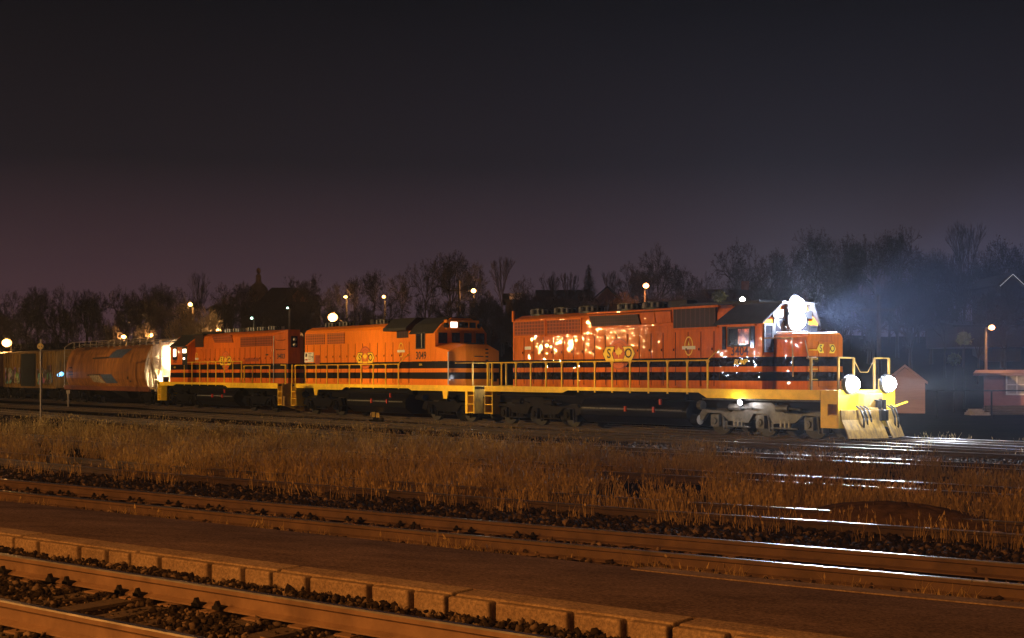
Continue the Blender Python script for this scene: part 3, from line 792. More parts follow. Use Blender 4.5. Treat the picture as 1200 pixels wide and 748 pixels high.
def lens(root, name, c, r, axis, m, parent=None, n=18, depth=.05):
    mb = MB(); a = Vector(c); d = Vector(axis); mb.use(M['black']).cyl(a - d * .14, a, r * 1.25, n); mb.use(m).ball(a, r, n)
    return part(root, name, mb, None, parent)

# ---- front locomotive ------------------------------------------------
L = vehicle('diesel_locomotive', 8.7, 'front orange locomotive with bright headlight, glossy reflections and yellow snow plow', 'locomotive', 'orange locomotives of the train')
PF = M['paint_front']
sill(L, [(-.9, 1.42), (4.4, 1.42), (4.7, 1.52), (12.0, 1.52), (12.4, 1.33), (17.45, 1.33), (17.45, 1.66), (-.9, 1.66)], (-.9, 18.1))
mb = MB(); mb.prism(hood_profile(.95), .36, 12.95, 'x'); hood = part(L, 'long_hood', mb, PF, bevel=.02)
mb = MB(); mb.box(.40, 12.9, -.97, -.94, 1.62, 2.82); 
door_lines(L, hood, .5, 12.2, .65, PF)
for a, b in ((.50, 2.58), (2.74, 4.87)):
    mb = MB(); mb.box(a, b, -.985, -.9, 3.84, 4.42); part(L, 'radiator_grille', mb, M['grille'])
    mb = MB()
    for x0, x1, z0, z1 in ((a - .05, b + .05, 3.78, 3.84), (a - .05, b + .05, 4.42, 4.48), (a - .05, a, 3.84, 4.42), (b, b + .05, 3.84, 4.42)): mb.box(x0, x1, -1.0, -.94, z0, z1)
    part(L, 'grille_frame', mb, PF, bevel=.008)
mb = MB(); mb.prism([(5.42, 4.52), (8.25, 4.50), (8.42, 4.10), (5.62, 4.10)], -1.02, -.93, 'y'); part(L, 'dynamic_brake_screen', mb, M['screen_dark'])
mb = MB(); mb.prism([(5.3, 4.60), (10.1, 4.60), (10.15, 4.08), (5.55, 4.06), (5.5, 4.0), (10.2, 4.0), (10.2, 4.66), (5.25, 4.66)], -.99, -.93, 'y'); part(L, 'hood_flare', mb, PF, bevel=.01)
for a, b in ((8.5, 9.25), (9.32, 10.1)):
    mb = MB(); mb.prism([(a - .1, 4.55), (b - .05, 4.55), (b, 4.12), (a, 4.12)], -1.03, -.93, 'y'); part(L, 'hood_hatch', mb, PF, bevel=.012)
mb = MB(); mb.box(10.22, 12.35, -1.04, -.93, 3.90, 4.60); part(L, 'air_filter_louvre', mb, M['grille_dark'])
mb = MB(); mb.box(10.1, 12.5, -1.08, -.9, 4.60, 4.68); mb.box(10.1, 12.5, -1.05, -.93, 3.84, 3.90); part(L, 'louvre_trim', mb, PF, bevel=.01)
mb = MB(); mb.box(10.3, 14.2, -.8, .8, 4.70, 4.80); mb.box(9.2, 10.2, -.3, .3, 4.7, 5.0); part(L, 'roof_hatch', mb, M['roof'], bevel=.03)
fans(L, (1.35, 2.95, 4.55, 6.9, 8.35))
mb = MB(); mb.box(.28, .40, -.95, -.86, 4.45, 4.92); part(L, 'hood_corner_fin', mb, PF)
logo(L, 7.15, 2.98, -.966); emblem(L, 10.95, 3.22, -.966)
mb = MB(); mb.box(1.22, 1.62, -.972, -.95, 3.23, 3.36); part(L, 'builder_plate', mb, M['white'])
# cab
def cab_profile(hw=1.5, eave=3.98, top=4.66): return [(-hw, 1.62), (-hw, eave), (-.86, top - .06), (-.5, top), (.5, top), (.86, top - .06), (hw, eave), (hw, 1.62)]
mb = MB(); mb.prism(cab_profile(), 12.95, 14.95, 'x'); cab = part(L, 'cab', mb, PF, bevel=.025)
mb = MB()
for s in (-1, 1): mb.add([(x, s * y, z) for (x, y, z) in ((12.72, 1.57, 3.97), (15.02, 1.57, 3.97), (15.3, .84, 4.66), (13.2, .84, 4.66), (12.72, 1.54, 3.92), (15.02, 1.54, 3.92), (15.3, .82, 4.60), (13.2, .82, 4.60))], [(0, 1, 2, 3), (7, 6, 5, 4), (0, 1, 5, 4), (1, 2, 6, 5), (2, 3, 7, 6), (3, 0, 4, 7)])
mb.box(13.0, 15.3, -.86, .86, 4.62, 4.70); part(L, 'cab_roof', mb, M['roof'], parent=cab)
sw = window_part(L, 'side_window', -1.5, 13.42, 14.38, 3.20, 3.78, cab)
mb = MB(); mb.box(13.86, 14.36, -1.524, -1.513, 3.22, 3.76); part(L, 'painted_glow_pane', mb, M['cab_red'], parent=sw)
mb = MB(); mb.box(13.78, 13.86, -1.545, -1.5, 3.2, 3.78); mb.box(13.15, 13.30, -1.56, -1.5, 3.05, 3.86); mb.box(14.48, 14.62, -1.56, -1.5, 3.1, 3.84); part(L, 'wind_deflector', mb, M['glass'], parent=cab)
mb = MB(); mb.box(13.1, 14.7, -1.62, -1.5, 3.86, 3.92); part(L, 'rain_gutter', mb, PF, parent=cab)
number(L, '3404', 13.92, 2.98, -1.503, .46); number(L, 'BUMP', 13.95, 2.60, -1.503, .26, M['logo_yellow'], 'lettering', italic=.3)
front_window(L, 14.95, -1.36, -1.02, 3.0, 3.86, name='cab_door_window', parent=cab)
front_window(L, 14.95, 1.02, 1.36, 3.0, 3.86, name='cab_door_window', parent=cab)
front_window(L, 14.95, -.86, -.08, 3.62, 4.05, parent=cab); front_window(L, 14.95, .08, .86, 3.62, 4.05, parent=cab)
for y in (-.78, .78):
    mb = MB(); mb.box(14.9, 15.06, y - .26, y + .26, 4.14, 4.42); part(L, 'number_board', mb, M['black'], parent=cab, bevel=.01)
mb = MB(); mb.box(14.9, 15.12, -.30, .30, 3.86, 4.72); hb = part(L, 'headlight', mb, M['black'], bevel=.02)
for z in (4.06, 4.52): lens(L, 'headlight_lens', (15.18, 0, z), .34, (1, 0, 0), EM_HEAD, hb)  # glowing balls larger than real lenses, standing in for headlight glare
# nose
mb = MB(); mb.prism([(-.95, 1.62), (-.95, 3.45), (-.82, 3.58), (.82, 3.58), (.95, 3.45), (.95, 1.62)], 14.95, 16.45, 'x'); nose = part(L, 'short_hood', mb, PF, bevel=.03)
mb = MB(); mb.box(16.45, 16.49, -.40, .40, 1.75, 3.3); part(L, 'nose_door', mb, PF, parent=nose, bevel=.015)
mb = MB(); mb.tube([(15.0, -.80, 3.63), (16.3, -.80, 3.63), (16.46, -.8, 3.55)], .022); mb.tube([(15.0, .80, 3.63), (16.3, .80, 3.63)], .022); part(L, 'nose_grab_rail', mb, M['chrome'], parent=nose)
mb = MB()
for q in (-1, 1): mb.use(M['logo_yellow']); mb.add([(16.497, q * a * .55, 3.05 + b * .55) for a, b in ((.25, .275), (.725, .275), (.92, 0), (.725, -.275), (.25, -.275), (.39, 0))], [tuple(range(6))])
mb.use(M['ink']); put_text(mb, 'S', .32, lambda u, w_: (16.502, -.31 + u, 3.05 + w_)); put_text(mb, 'O', .32, lambda u, w_: (16.502, .31 + u, 3.05 + w_))
part(L, 'nose_logo', mb, parent=nose)
mb = MB()
for z in (2.0, 2.35, 2.7, 3.0): mb.tube([(16.45, -.86, z), (16.56, -.84, z), (16.56, -.56, z), (16.45, -.54, z)], .018)
part(L, 'ladder_rung', mb, M['yellow'], parent=nose)
# rails, platform, pilot, plow
handrail(L, -.75, 12.4, 14, -1.5); handrail(L, -.75, 12.4, 14, 1.5)
mb = MB()
for x in (-.72, -.42): mb.box(x - .03, x + .03, -1.52, -1.46, 1.6, 2.7)
part(L, 'corner_post', mb, M['yellow'])
mb = MB(); mb.tube([(14.97, -1.42, 3.42), (16.2, -1.44, 3.40), (16.25, -1.46, 2.1)], .022); mb.tube([(16.55, -1.2, 3.3), (16.9, -1.46, 2.72), (17.25, -1.48, 2.70)], .022); mb.box(17.0, 17.07, -1.52, -1.46, 1.4, 2.74); mb.tube([(16.85, -1.49, 2.72), (17.3, -1.49, 2.72)], .025); part(L, 'cab_step_rail', mb, M['dull_yellow'])
mb = MB()
for y in (-1.35, -.55, .55, 1.35): mb.box(18.0, 18.06, y - .03, y + .03, 1.62, 2.72)
for a, b in ((-1.35, -.55), (.55, 1.35)): mb.tube([(18.03, a, 2.72), (18.03, b, 2.72)], .024)
mb.tube([(18.03, -.55, 2.66), (18.03, -.2, 2.25), (18.03, .2, 2.25), (18.03, .55, 2.66)], .012); part(L, 'end_handrail', mb, M['dull_yellow'])
for s in (-1, 1):
    steps(L, 17.55, 18.10, s); steps(L, -.95, -.42, s)
    mb = MB(); mb.prism([(17.46, .42), (18.12, .42), (18.12, .82), (17.75, .82), (17.75, 1.20), (18.12, 1.20), (18.12, 1.66), (17.46, 1.66)], s * 1.50, s * 1.54, 'y'); part(L, 'step_panel', mb, M['yellow'], bevel=.008)
mb = MB(); mb.box(18.10, 18.16, -1.52, 1.52, .42, 1.66); mb.box(17.4, 18.1, -1.5, 1.5, 1.60, 1.66); part(L, 'pilot', mb, M['yellow'], bevel=.01)
for s in (-1, 1):
    mb = MB(); cs = [(0, .10, .34), (.10, .38, .22), (.14, .7, .04), (.12, 1.02, .0)]; vs = []
    for y, ext in ((.12, .55), (.75, .34), (1.48, .02)):
        for (dx, z, bx) in cs: vs.append((18.20 + ext + bx, s * y, z)); 
    n = len(vs)
    vs += [(x - .05, y, z) for x, y, z in vs]
    fs = []
    for j in range(2):
        for i in range(3):
            a = j * 4 + i; fs.append((a, a + 1, a + 5, a + 4)); fs.append((a + n, a + 4 + n, a + 5 + n, a + 1 + n))
    rim = [0, 1, 2, 3, 7, 11, 10, 9, 8, 4]
    for i, a in enumerate(rim): b = rim[(i + 1) % 10]; fs.append((a, b, b + n, a + n))
    mb.add(vs, fs); mb.box(18.15, 18.3, s * .3, s * .42, .4, .9); mb.box(18.15, 18.24, s * 1.1, s * 1.2, .4, .9); part(L, 'snow_plow', mb, M['plow'], bevel=.008)
mb = MB(); mb.tube([(18.3, .5, 1.05), (18.45, 1.0, 1.08), (18.62, 1.55, 1.25)], .035); part(L, 'uncoupling_lever', mb, M['yellow'])
mb = MB(); mb.box(18.16, 18.42, -.52, .48, 1.0, 1.55); mb.prism([(18.16, 1.0), (18.55, .98), (18.55, 1.08), (18.16, 1.1)], -.35, .35, 'y'); part(L, 'coupler_pocket', mb, M['dull_yellow'], bevel=.02)
mb = MB(); mb.cyl((18.50, .38, .95), (18.50, .38, 1.35), .11, 12); mb.cyl((18.50, .14, .92), (18.50, .14, 1.32), .10, 12); part(L, 'cable_socket', mb, M['truck'])
coupler(L, 18.2, 1); coupler(L, -.95, -1); hoses(L, 18.42, 1, (-.95, -.75, -.55, .72, .9)); hoses(L, -.95, -1, (-.7, -.5, .5, .7))
mb = MB(); mb.tube([(18.2, -.1, 1.5), (18.42, .05, 1.32), (18.44, .25, 1.3), (18.3, .45, 1.5)], .03, 8); part(L, 'jumper_cable', mb, M['rubber'], smooth=True)
for y in (-.98, .98):
    mb = MB(); mb.box(18.0, 18.22, y - .2, y + .2, 1.66, 2.02); d = part(L, 'ditch_light', mb, M['dull_yellow'], bevel=.02)
    lens(L, 'ditch_light_lens', (18.28, y, 1.86), .26, (1, 0, 0), EM_HEAD, d)  # lens ball enlarged so its shape stands in for glare
truck(L, 14.58, (-2.12, 0, 2.12), M['silver'], FRAME3); truck(L, 2.15, (-2.12, 0, 2.12), M['truck'], FRAME3)
fuel_tank(L, 5.35, 11.3); air_tank(L, 5.4, 11.0, -1.15, 1.32, .14); air_tank(L, 11.35, 11.68, -1.12, .52, .2, M['white'])
mb = MB(); mb.box(-.98, -.92, -1.5, 1.5, .5, 1.66); part(L, 'rear_pilot', mb, M['dull_yellow'], bevel=.01)
mb = MB(); mb.box(.30, .36, -.5, .5, 4.05, 4.4); part(L, 'rear_headlight', mb, M['black'])
mb = MB(); mb.use(M['black']).cyl((13.9, -1.32, 1.24), (13.9, -1.45, 1.2), .08, 12); mb.use(EM_STEP).cyl((13.9, -1.452, 1.2), (13.9, -1.48, 1.19), .085, 12); part(L, 'step_lamp', mb)
mb = MB(); mb.box(-.92, -.82, -1.12, -.92, 1.85, 2.12); mb.use(EM_STEP); mb.box(-.95, -.921, -1.1, -.94, 1.88, 2.1); mb.mats = [M['black'], EM_STEP]; mb.mi = [0] * 6 + [1] * 6; part(L, 'rear_platform_lamp', mb)
def tl(t, y, z): return tpos(t, y, z)
point('headlight glow', tl(15.75, 0, 4.72), 4500, (.66, .76, 1), .16)
spot('headlight beam', tl(15.5, 0, 4.28), tl(60, 0, 3.0), 110000, (.42, .56, 1), 66, 1.0, .35)
for y in (-.98, .98):
    point('ditch light glow', tl(19.1, y, 1.84), 230, (.95, .97, 1), .14)
    spot('ditch light pool', tl(18.6, y, 1.84), tl(22.5, -5, -.6), 3600, (.9, .93, 1), 92, .9, .2)
    spot('ditch light beam', tl(18.6, y, 1.84), tl(60, y * 6, 2.2), 40000, (.8, .88, 1), 20, .6, .12)
point('step lamp light', tl(13.9, -1.75, 1.15), 30, (1, .97, .92), .05)
point('rear platform light', tl(-1.3, -1.45, 2.35), 55, (1, .93, .82), .05)

# ---- middle locomotive ------------------------------------------------
L = vehicle('diesel_locomotive', -10.1, 'middle orange locomotive with wide four-window cab and white notice on its hood end', 'locomotive', 'orange locomotives of the train')
PM = M['paint_mid']
sill(L, [(-18.1, 1.42), (-16.0, 1.42), (-15.8, 1.36), (-13.2, 1.36), (-12.9, 1.50), (-7.0, 1.50), (-6.7, 1.40), (-1.7, 1.40), (-1.7, 1.66), (-18.1, 1.66)], (-18.6, -1.7))
mb = MB()
for x in (-15.9, -3.9): mb.prism([(x - .22, 1.42), (x + .22, 1.42), (x + .14, 1.05), (x - .14, 1.05)], -1.565, -1.50, 'y')
part(L, 'jacking_pad', mb, M['yellow'])
mb = MB(); mb.prism(hood_profile(.95), -18.22, -6.6, 'x'); hood = part(L, 'long_hood', mb, PM, bevel=.03)
door_lines(L, hood, -17.9, -7.0, .72, PM)
for a, b in ((px_t(358.5, .95), px_t(381, .95)), (px_t(383.5, .95), px_t(404, .95))):
    mb = MB(); mb.box(a, b, -.98, -.9, 3.78, 4.35); part(L, 'radiator_grille', mb, M['grille_mid'])
mb = MB()
t0_, t1_ = px_t(357.5, .95), px_t(368, .95)
mb.use(M['white']).box(t0_, t1_, -.985, -.95, 2.82, 3.36); mb.use(M['ink'])
mb.box(t0_ + .10, t0_ + .30, -.99, -.984, 3.12, 3.30); mb.use(M['red']).box(t0_ + .08, t0_ + .34, -.99, -.984, 2.92, 3.0); mb.use(M['ink'])
for z in (3.28, 3.2, 3.12, 3.04, 2.96): mb.box(t0_ + .42, t1_ - .12 - .1 * ((z * 100) % 3), -.99, -.984, z, z + .025)
part(L, 'notice_sign', mb)
mb = MB(); mb.box(px_t(370, .95), px_t(375, .95), -.99, -.93, 2.62, 3.2); part(L, 'junction_box', mb, M['logo_ring'], bevel=.02)
logo(L, px_t(428, .97), 3.0, -.966, .95); emblem(L, px_t(470, .97), 3.36, -.966)
fans(L, (-16.6, -15.1), 4.70, .5); fans(L, (-11.4,), 4.70, .5)
mb = MB(); mb.box(-9.9, -9.0, -.3, .3, 4.7, 4.95); mb.cyl((-12.6, 0, 4.7), (-12.6, 0, 5.0), .18, 12); part(L, 'exhaust_stack', mb, M['roof'])
# dark flared roof ahead of the cab
xa, xb = px_t(453, 1.2), px_t(480, 1.2)
mb = MB(); mb.prism([(-1.42, 4.28), (-1.42, 4.42), (-.8, 4.92), (.8, 4.92), (1.42, 4.42), (1.42, 4.28)], xa, xb, 'x'); part(L, 'roof_flare', mb, M['roof'], bevel=.02)
mb = MB(); mb.box(px_t(465, .98), px_t(478, .98), -.985, -.93, 3.95, 4.3); part(L, 'intake_louvre', mb, M['grille_dark'])
CF, CR = -4.8, -6.75
mb = MB(); mb.prism([(-1.5, 1.62), (-1.5, 4.12), (-1.12, 4.52), (-.55, 4.82), (.55, 4.82), (1.12, 4.52), (1.5, 4.12), (1.5, 1.62)], CR, CF, 'x'); cab = part(L, 'cab', mb, PM, bevel=.02)
mb = MB()
pr = [(-1.54, 4.08), (-1.14, 4.55), (-.56, 4.86), (.56, 4.86), (1.14, 4.55), (1.54, 4.08), (1.5, 4.06), (1.1, 4.5), (-1.1, 4.5), (-1.5, 4.06)]
mb.prism(pr[:6], CR - .25, CF - .12, 'x'); part(L, 'cab_roof', mb, M['roof'], parent=cab)
window_part(L, 'side_window', -1.5, px_t(488.5, 1.5), px_t(497.5, 1.5), 3.42, 4.10, cab)
mb = MB(); mb.box(px_t(494.5, 1.5), px_t(495, 1.5), -1.545, -1.49, 3.42, 4.1); part(L, 'window_post', mb, M['chrome'], parent=cab)
number(L, '3049', px_t(493.5, 1.5), 3.04, -1.503, .50); number(L, 'GEXR', px_t(493, 1.5), 2.62, -1.503, .12, M['logo_yellow'], 'lettering')
for y0, y1 in ((-1.34, -.82), (-.58, -.10), (.12, .58), (.82, 1.34)): front_window(L, CF, y0, y1, 3.62, 4.12, parent=cab, fm=PM)
mb = MB(); mb.box(CF - .1, CF + .14, -.95, .95, 4.28, 4.72); part(L, 'light_cluster', mb, PM, parent=cab, bevel=.03)
mb = MB(); mb.box(CF + .12, CF + .17, -.72, -.36, 4.36, 4.62); part(L, 'number_board', mb, EM_BOARD, parent=cab)
mb = MB(); mb.box(CF + .12, CF + .17, .36, .72, 4.36, 4.62); part(L, 'number_board', mb, M['black'], parent=cab)
hb = MB(); hb.box(CF + .13, CF + .17, -.28, .28, 4.36, 4.62); hb = part(L, 'headlight', hb, M['black'])
for y in (-.13, .13): lens(L, 'headlight_lens', (CF + .21, y, 4.49), .09, (1, 0, 0), M['glass'], hb)
for y in (-.92, .92): lens(L, 'marker_light', (CF + .16, y, 4.46), .10, (1, 0, 0), M['glass'])
# wide nose: sloping top, near facet, flat door
NF = -3.55
bot = 1.62
ring0 = [(-1.5, bot), (-1.5, 3.36), (-.62, 3.56), (.62, 3.56), (1.5, 3.36), (1.5, bot)]
vs = [(CF, y, z + (.10 if z > 2 else 0)) for y, z in ring0] + [(NF + (0 if abs(y) < 1 else -.22), y * (.97 if abs(y) > 1 else 1), z - (.10 if abs(y) > 1 and z > 2 else .0)) for y, z in ring0]
vs += [(NF, -.62, bot), (NF, .62, bot)]
fs = [(0, 1, 7, 6), (1, 2, 8, 7), (2, 3, 9, 8), (3, 4, 10, 9), (4, 5, 11, 10), (6, 7, 8, 12), (12, 8, 9, 13), (13, 9, 10, 11), (0, 6, 12, 13, 11, 5), (0, 1, 2, 3, 4, 5)]
mb = MB(); mb.add(vs, fs); nose = part(L, 'short_hood', mb, PM, bevel=.03)
mb = MB(); mb.add([(CF + .01, -1.42, 3.48), (CF + .01, .5, 3.68), (NF - .02, .5, 3.575), (NF - .03, -.62, 3.575), (NF - .25, -1.4, 3.30)], [(0, 1, 2, 3, 4)]); part(L, 'nose_antiglare_panel', mb, M['black'], parent=nose)
mb = MB(); mb.box(NF, NF + .03, -.30, .42, 1.75, 3.42); nd = part(L, 'nose_door', mb, PM, parent=nose, bevel=.012)
mb = MB()
for z in (2.55, 3.0): mb.tube([(NF, -.18, z), (NF + .09, -.15, z), (NF + .09, .28, z), (NF, .3, z)], .02)
for k in range(5): mb.box(NF, NF + .07, .48, .60, 2.62 + .17 * k, 2.68 + .17 * k)
part(L, 'nose_grab_iron', mb, M['black'], parent=nose)
mb = MB(); mb.tube([(NF - .2, -1.50, 1.7), (NF - .2, -1.50, 3.2)], .03); part(L, 'corner_grab_rail', mb, M['chrome'], parent=nose)
handrail(L, px_t(346, 1.5), px_t(467, 1.5), 10, -1.5, 2.66); handrail(L, px_t(346, 1.5), px_t(467, 1.5), 10, 1.5, 2.66)
mb = MB()
for y in (-1.4, -.5, .5, 1.4): mb.box(-2.02, -1.96, y - .03, y + .03, 1.62, 2.68)
mb.tube([(-1.99, -1.4, 2.68), (-1.99, 1.4, 2.68)], .024)
mb.tube([(-1.99, -1.4, 2.68), (-3.2, -1.5, 2.68)], .024); part(L, 'end_handrail', mb, M['dull_yellow'])
for s in (-1, 1): steps(L, -2.35, -1.8, s); steps(L, -18.75, -18.2, s)
mb = MB(); mb.box(-1.76, -1.70, -1.5, 1.5, .42, 1.66); part(L, 'pilot', mb, M['dull_yellow'], bevel=.01)
mb = MB(); mb.box(-18.78, -18.72, -1.5, 1.5, .42, 1.66); part(L, 'rear_pilot', mb, M['yellow'], bevel=.01)
for s in (-1, 1):
    mb = MB(); mb.prism([(-2.36, .42), (-2.2, .42), (-2.2, 1.66), (-2.36, 1.66)], s * 1.50, s * 1.54, 'y'); part(L, 'step_panel', mb, M['yellow'])
mb = MB(); mb.cyl((-1.7, -.55, .8), (-1.58, -.55, .8), .42, 20, .30); part(L, 'pilot_plate', mb, M['dull_yellow'])
coupler(L, -1.7, 1); coupler(L, -18.75, -1); hoses(L, -1.7, 1, (-1.0, -.8, .8)); hoses(L, -18.75, -1, (-.9, -.7, .8))
truck(L, -15.9, (-1.37, 1.37), M['under'], FRAME2); truck(L, -4.3, (-1.37, 1.37), M['under'], FRAME2)
fuel_tank(L, -12.9, -7.4); air_tank(L, -13.2, -7.0, -1.15, 1.32, .14)

# ---- rear locomotive (cab leads to the left) ------------------------------
L = vehicle('diesel_locomotive', -28.4, 'rear orange locomotive, cab facing the brown hopper car, chimney-red hood end with its road number', 'locomotive', 'orange locomotives of the train')
L['label'] = 'rear orange locomotive with its cab facing left toward the brown hopper car'
PR = M['paint_rear']
FE, RE = -37.2, -19.75
sill(L, [(FE + .4, 1.42), (-34.6, 1.42), (-34.2, 1.52), (-27, 1.52), (-26.6, 1.36), (RE - .5, 1.36), (RE - .5, 1.66), (FE + .4, 1.66)], (FE, RE - .1))
HB, HE = px_t(226, .95), -21.2
pr = hood_profile(.95)
mb = MB(); mb.prism(pr, HB, HE - .62, 'x')
part(L, 'long_hood', mb, PR, bevel=.02); hood = L.children[-1]
mb = MB(); n = len(pr)                                         # chamfered hood end
vs = [(HE - .62, y, z) for y, z in pr] + [(HE, max(-.38, min(.38, y)), z) for y, z in pr]
mb.add(vs, [tuple(range(2 * n - 1, n - 1, -1))] + [(i, i + n, (i + 1) % n + n, (i + 1) % n) for i in range(n)])
end = part(L, 'hood_end', mb, PR)
mb = MB(); ex, ey = -.57, -.62; nl = math.hypot(ex, ey)
put_text(mb, '3403', .40, lambda u, w_: (HE - .31 + u * .737 + .006, -.665 + u * .676 - .008, 3.18 + w_), 0, .62); part(L, 'number', mb, M['ink'], parent=end)
mb = MB()
for z in (2.75, 3.6, 4.15): mb.tube([(HE - .5, -.88, z), (HE - .42, -.92, z - .04), (HE - .14, -.6, z - .04), (HE - .1, -.5, z)], .014)
part(L, 'grab_iron', mb, M['ink'], parent=end)
mb = MB(); mb.tube([(HE - .60, -.99, 1.7), (HE - .60, -.99, 4.35)], .022); part(L, 'corner_grab_rail', mb, M['chrome'])
hb = MB(); hb.box(HE, HE + .06, -.2, .2, 3.7, 4.35); hb = part(L, 'rear_headlight', hb, M['black'])
for z in (3.86, 4.16): lens(L, 'headlight_lens', (HE + .08, 0, z), .11, (1, 0, 0), M['fan'], hb)
door_lines(L, hood, HB + .6, HE - .8, .68, PR)
def rx(px): return px_t(px, .96)
mb = MB(); mb.box(rx(226.5), rx(238.5), -1.0, -.93, 3.88, 4.62); part(L, 'air_filter_louvre', mb, M['screen_dark'])
mb = MB(); mb.prism([(rx(249.5), 4.55), (rx(271.5), 4.53), (rx(273.5), 4.08), (rx(252), 4.12)], -1.0, -.93, 'y'); part(L, 'dynamic_brake_screen', mb, M['grille'])
for a, b in ((rx(282), rx(300)), (rx(300.8), rx(319))):
    mb = MB(); mb.box(a, b, -.985, -.9, 3.80, 4.36); part(L, 'radiator_grille', mb, M['grille'])
mb = MB(); mb.prism([(rx(229), 2.85), (rx(238.5), 2.85), (rx(238.5), 3.55), (rx(236), 3.68), (rx(229), 3.55)], -.99, -.93, 'y'); part(L, 'battery_door', mb, PR, bevel=.01)
logo(L, rx(264.5), 2.98, -.966, .95); emblem(L, rx(231), 3.2, -.99, .9)
mb = MB(); mb.box(rx(288), rx(303), -.985, -.95, 2.92, 3.12); part(L, 'hood_patch', mb, M['logo_ring']); mb = MB(); mb.box(rx(311.5), rx(314.5), -.98, -.95, 3.25, 3.33); part(L, 'builder_plate', mb, M['ink'])
fans(L, (px_t(272, 0), px_t(282, 0)), 4.72, .42); fans(L, (px_t(300, 0), px_t(311, 0), px_t(324, 0)), 4.72, .45)
CR, CF = px_t(220, 1.5), px_t(199.5, 1.5)
mb = MB(); mb.prism(cab_profile(1.5, 3.95, 4.66), CF, CR, 'x'); cab = part(L, 'cab', mb, PR, bevel=.02)
mb = MB(); 
for s in (-1, 1): mb.add([(x, s * y, z) for (x, y, z) in ((CF - .08, 1.56, 3.94), (CR - .45, 1.56, 3.94), (CR + .15, .84, 4.68), (CF + .35, .84, 4.68), (CF - .08, 1.53, 3.89), (CR - .45, 1.53, 3.89), (CR + .15, .82, 4.62), (CF + .35, .82, 4.62))], [(0, 1, 2, 3), (7, 6, 5, 4), (0, 1, 5, 4), (1, 2, 6, 5), (2, 3, 7, 6), (3, 0, 4, 7)])
mb.box(CF + .3, CR + .9, -.86, .86, 4.62, 4.72); mb.prism([(CR, 4.7), (CR + 3.0, 4.7), (CR + 2.6, 4.86), (CR + .3, 4.84)], -.6, .6, 'y'); part(L, 'cab_roof', mb, M['roof'], parent=cab)
wn = window_part(L, 'side_window', -1.5, px_t(203, 1.5), px_t(207.5, 1.5), 3.16, 3.82, cab)
mb = MB(); mb.box(px_t(203.6, 1.5), px_t(206.4, 1.5), -1.525, -1.514, 3.3, 3.78); part(L, 'cab_blind', mb, EM_CAB, parent=wn)
mb = MB(); mb.box(px_t(214, 1.5), px_t(219.6, 1.5), -1.53, -1.49, 2.75, 3.95); dr = part(L, 'cab_door', mb, M['roof'], parent=cab)
mb = MB(); mb.box(px_t(214.8, 1.5), px_t(218.6, 1.5), -1.545, -1.528, 3.52, 3.76); part(L, 'door_window', mb, EM_CAB, parent=dr)
mb = MB(); mb.box(px_t(215.2, 1.5), px_t(217, 1.5), -1.545, -1.528, 3.1, 3.22); part(L, 'door_window', mb, EM_CAB, parent=dr)
number(L, '3403', px_t(205, 1.5), 2.98, -1.503, .30); number(L, 'GEXR', px_t(205, 1.5), 2.60, -1.503, .14, M['logo_yellow'], 'lettering')
mb = MB(); mb.prism([(-.95, 1.62), (-.95, 2.32), (-.8, 2.44), (.8, 2.44), (.95, 2.32), (.95, 1.62)], FE + .9, CF, 'x'); mb.prism([(-.95, 2.30), (-.95, 3.3), (.95, 3.3), (.95, 2.30)], CF - .25, CF, 'x'); part(L, 'short_hood', mb, PR, bevel=.02)
hb = MB(); hb.box(CF - .16, CF, -.28, .28, 4.0, 4.5); hb = part(L, 'headlight', hb, M['black'])
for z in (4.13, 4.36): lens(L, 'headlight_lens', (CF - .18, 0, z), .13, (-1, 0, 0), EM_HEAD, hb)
for y in (-1.0, 1.0):
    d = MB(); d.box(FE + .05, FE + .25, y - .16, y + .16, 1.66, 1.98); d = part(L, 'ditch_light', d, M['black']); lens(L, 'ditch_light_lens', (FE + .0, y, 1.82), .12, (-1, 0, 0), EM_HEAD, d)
xa, xb = px_t(216, 1.5), px_t(283, 1.5)
handrail(L, xa, xb, 8, -1.5, 2.92, ends=False); handrail(L, xb + .35, px_t(316, 1.5), 4, -1.5, 2.66, ends=False); handrail(L, xa, px_t(316, 1.5), 11, 1.5, 2.7, ends=False)
mb = MB()
for x in (px_t(334, 1.5), px_t(345.5, 1.5) - .35): mb.box(x - .03, x + .03, -1.5, -1.44, 1.6, 2.7)
mb.tube([(px_t(334, 1.5), -1.47, 2.68), (RE - .25, -1.47, 2.68)], .024); part(L, 'end_handrail', mb, M['yellow'])
for s in (-1, 1): steps(L, RE - .55, RE - .05, s); steps(L, FE + .02, FE + .5, s)
mb = MB(); mb.box(RE - .06, RE, -1.52, 1.52, .40, 1.66); part(L, 'rear_pilot', mb, M['dull_yellow'], bevel=.01)
mb = MB(); mb.box(FE, FE + .06, -1.52, 1.52, .42, 1.66); part(L, 'pilot', mb, M['yellow'], bevel=.01)
mb = MB(); mb.prism([(-1.45, .95), (-.2, .95), (-.2, .12), (-.35, .10), (-1.45, .42)], RE + .0, RE + .12, 'x'); mb.prism([(1.45, .95), (.2, .95), (.2, .12), (.35, .10), (1.45, .42)], RE, RE + .12, 'x'); part(L, 'snow_plow', mb, M['dull_yellow'])
coupler(L, RE, 1); hoses(L, RE, 1, (-1.0, -.75, .8))
truck(L, -34.0, (-1.37, 1.37), M['under'], FRAME2); truck(L, -23.3, (-1.37, 1.37), M['under'], FRAME2)
fuel_tank(L, -31.2, -25.9); air_tank(L, -31.2, -25.5, -1.15, 1.32, .14)
point('rear unit headlight glow', tl(CF - .6, 0.3, 4.2), 90, (1, .95, .78), .12)
spot('rear unit headlight beam', tl(CF - .45, 0, 4.25), tl(-41, .9, 2.6), 6500, (1, .93, .72), 44, .6, .1)
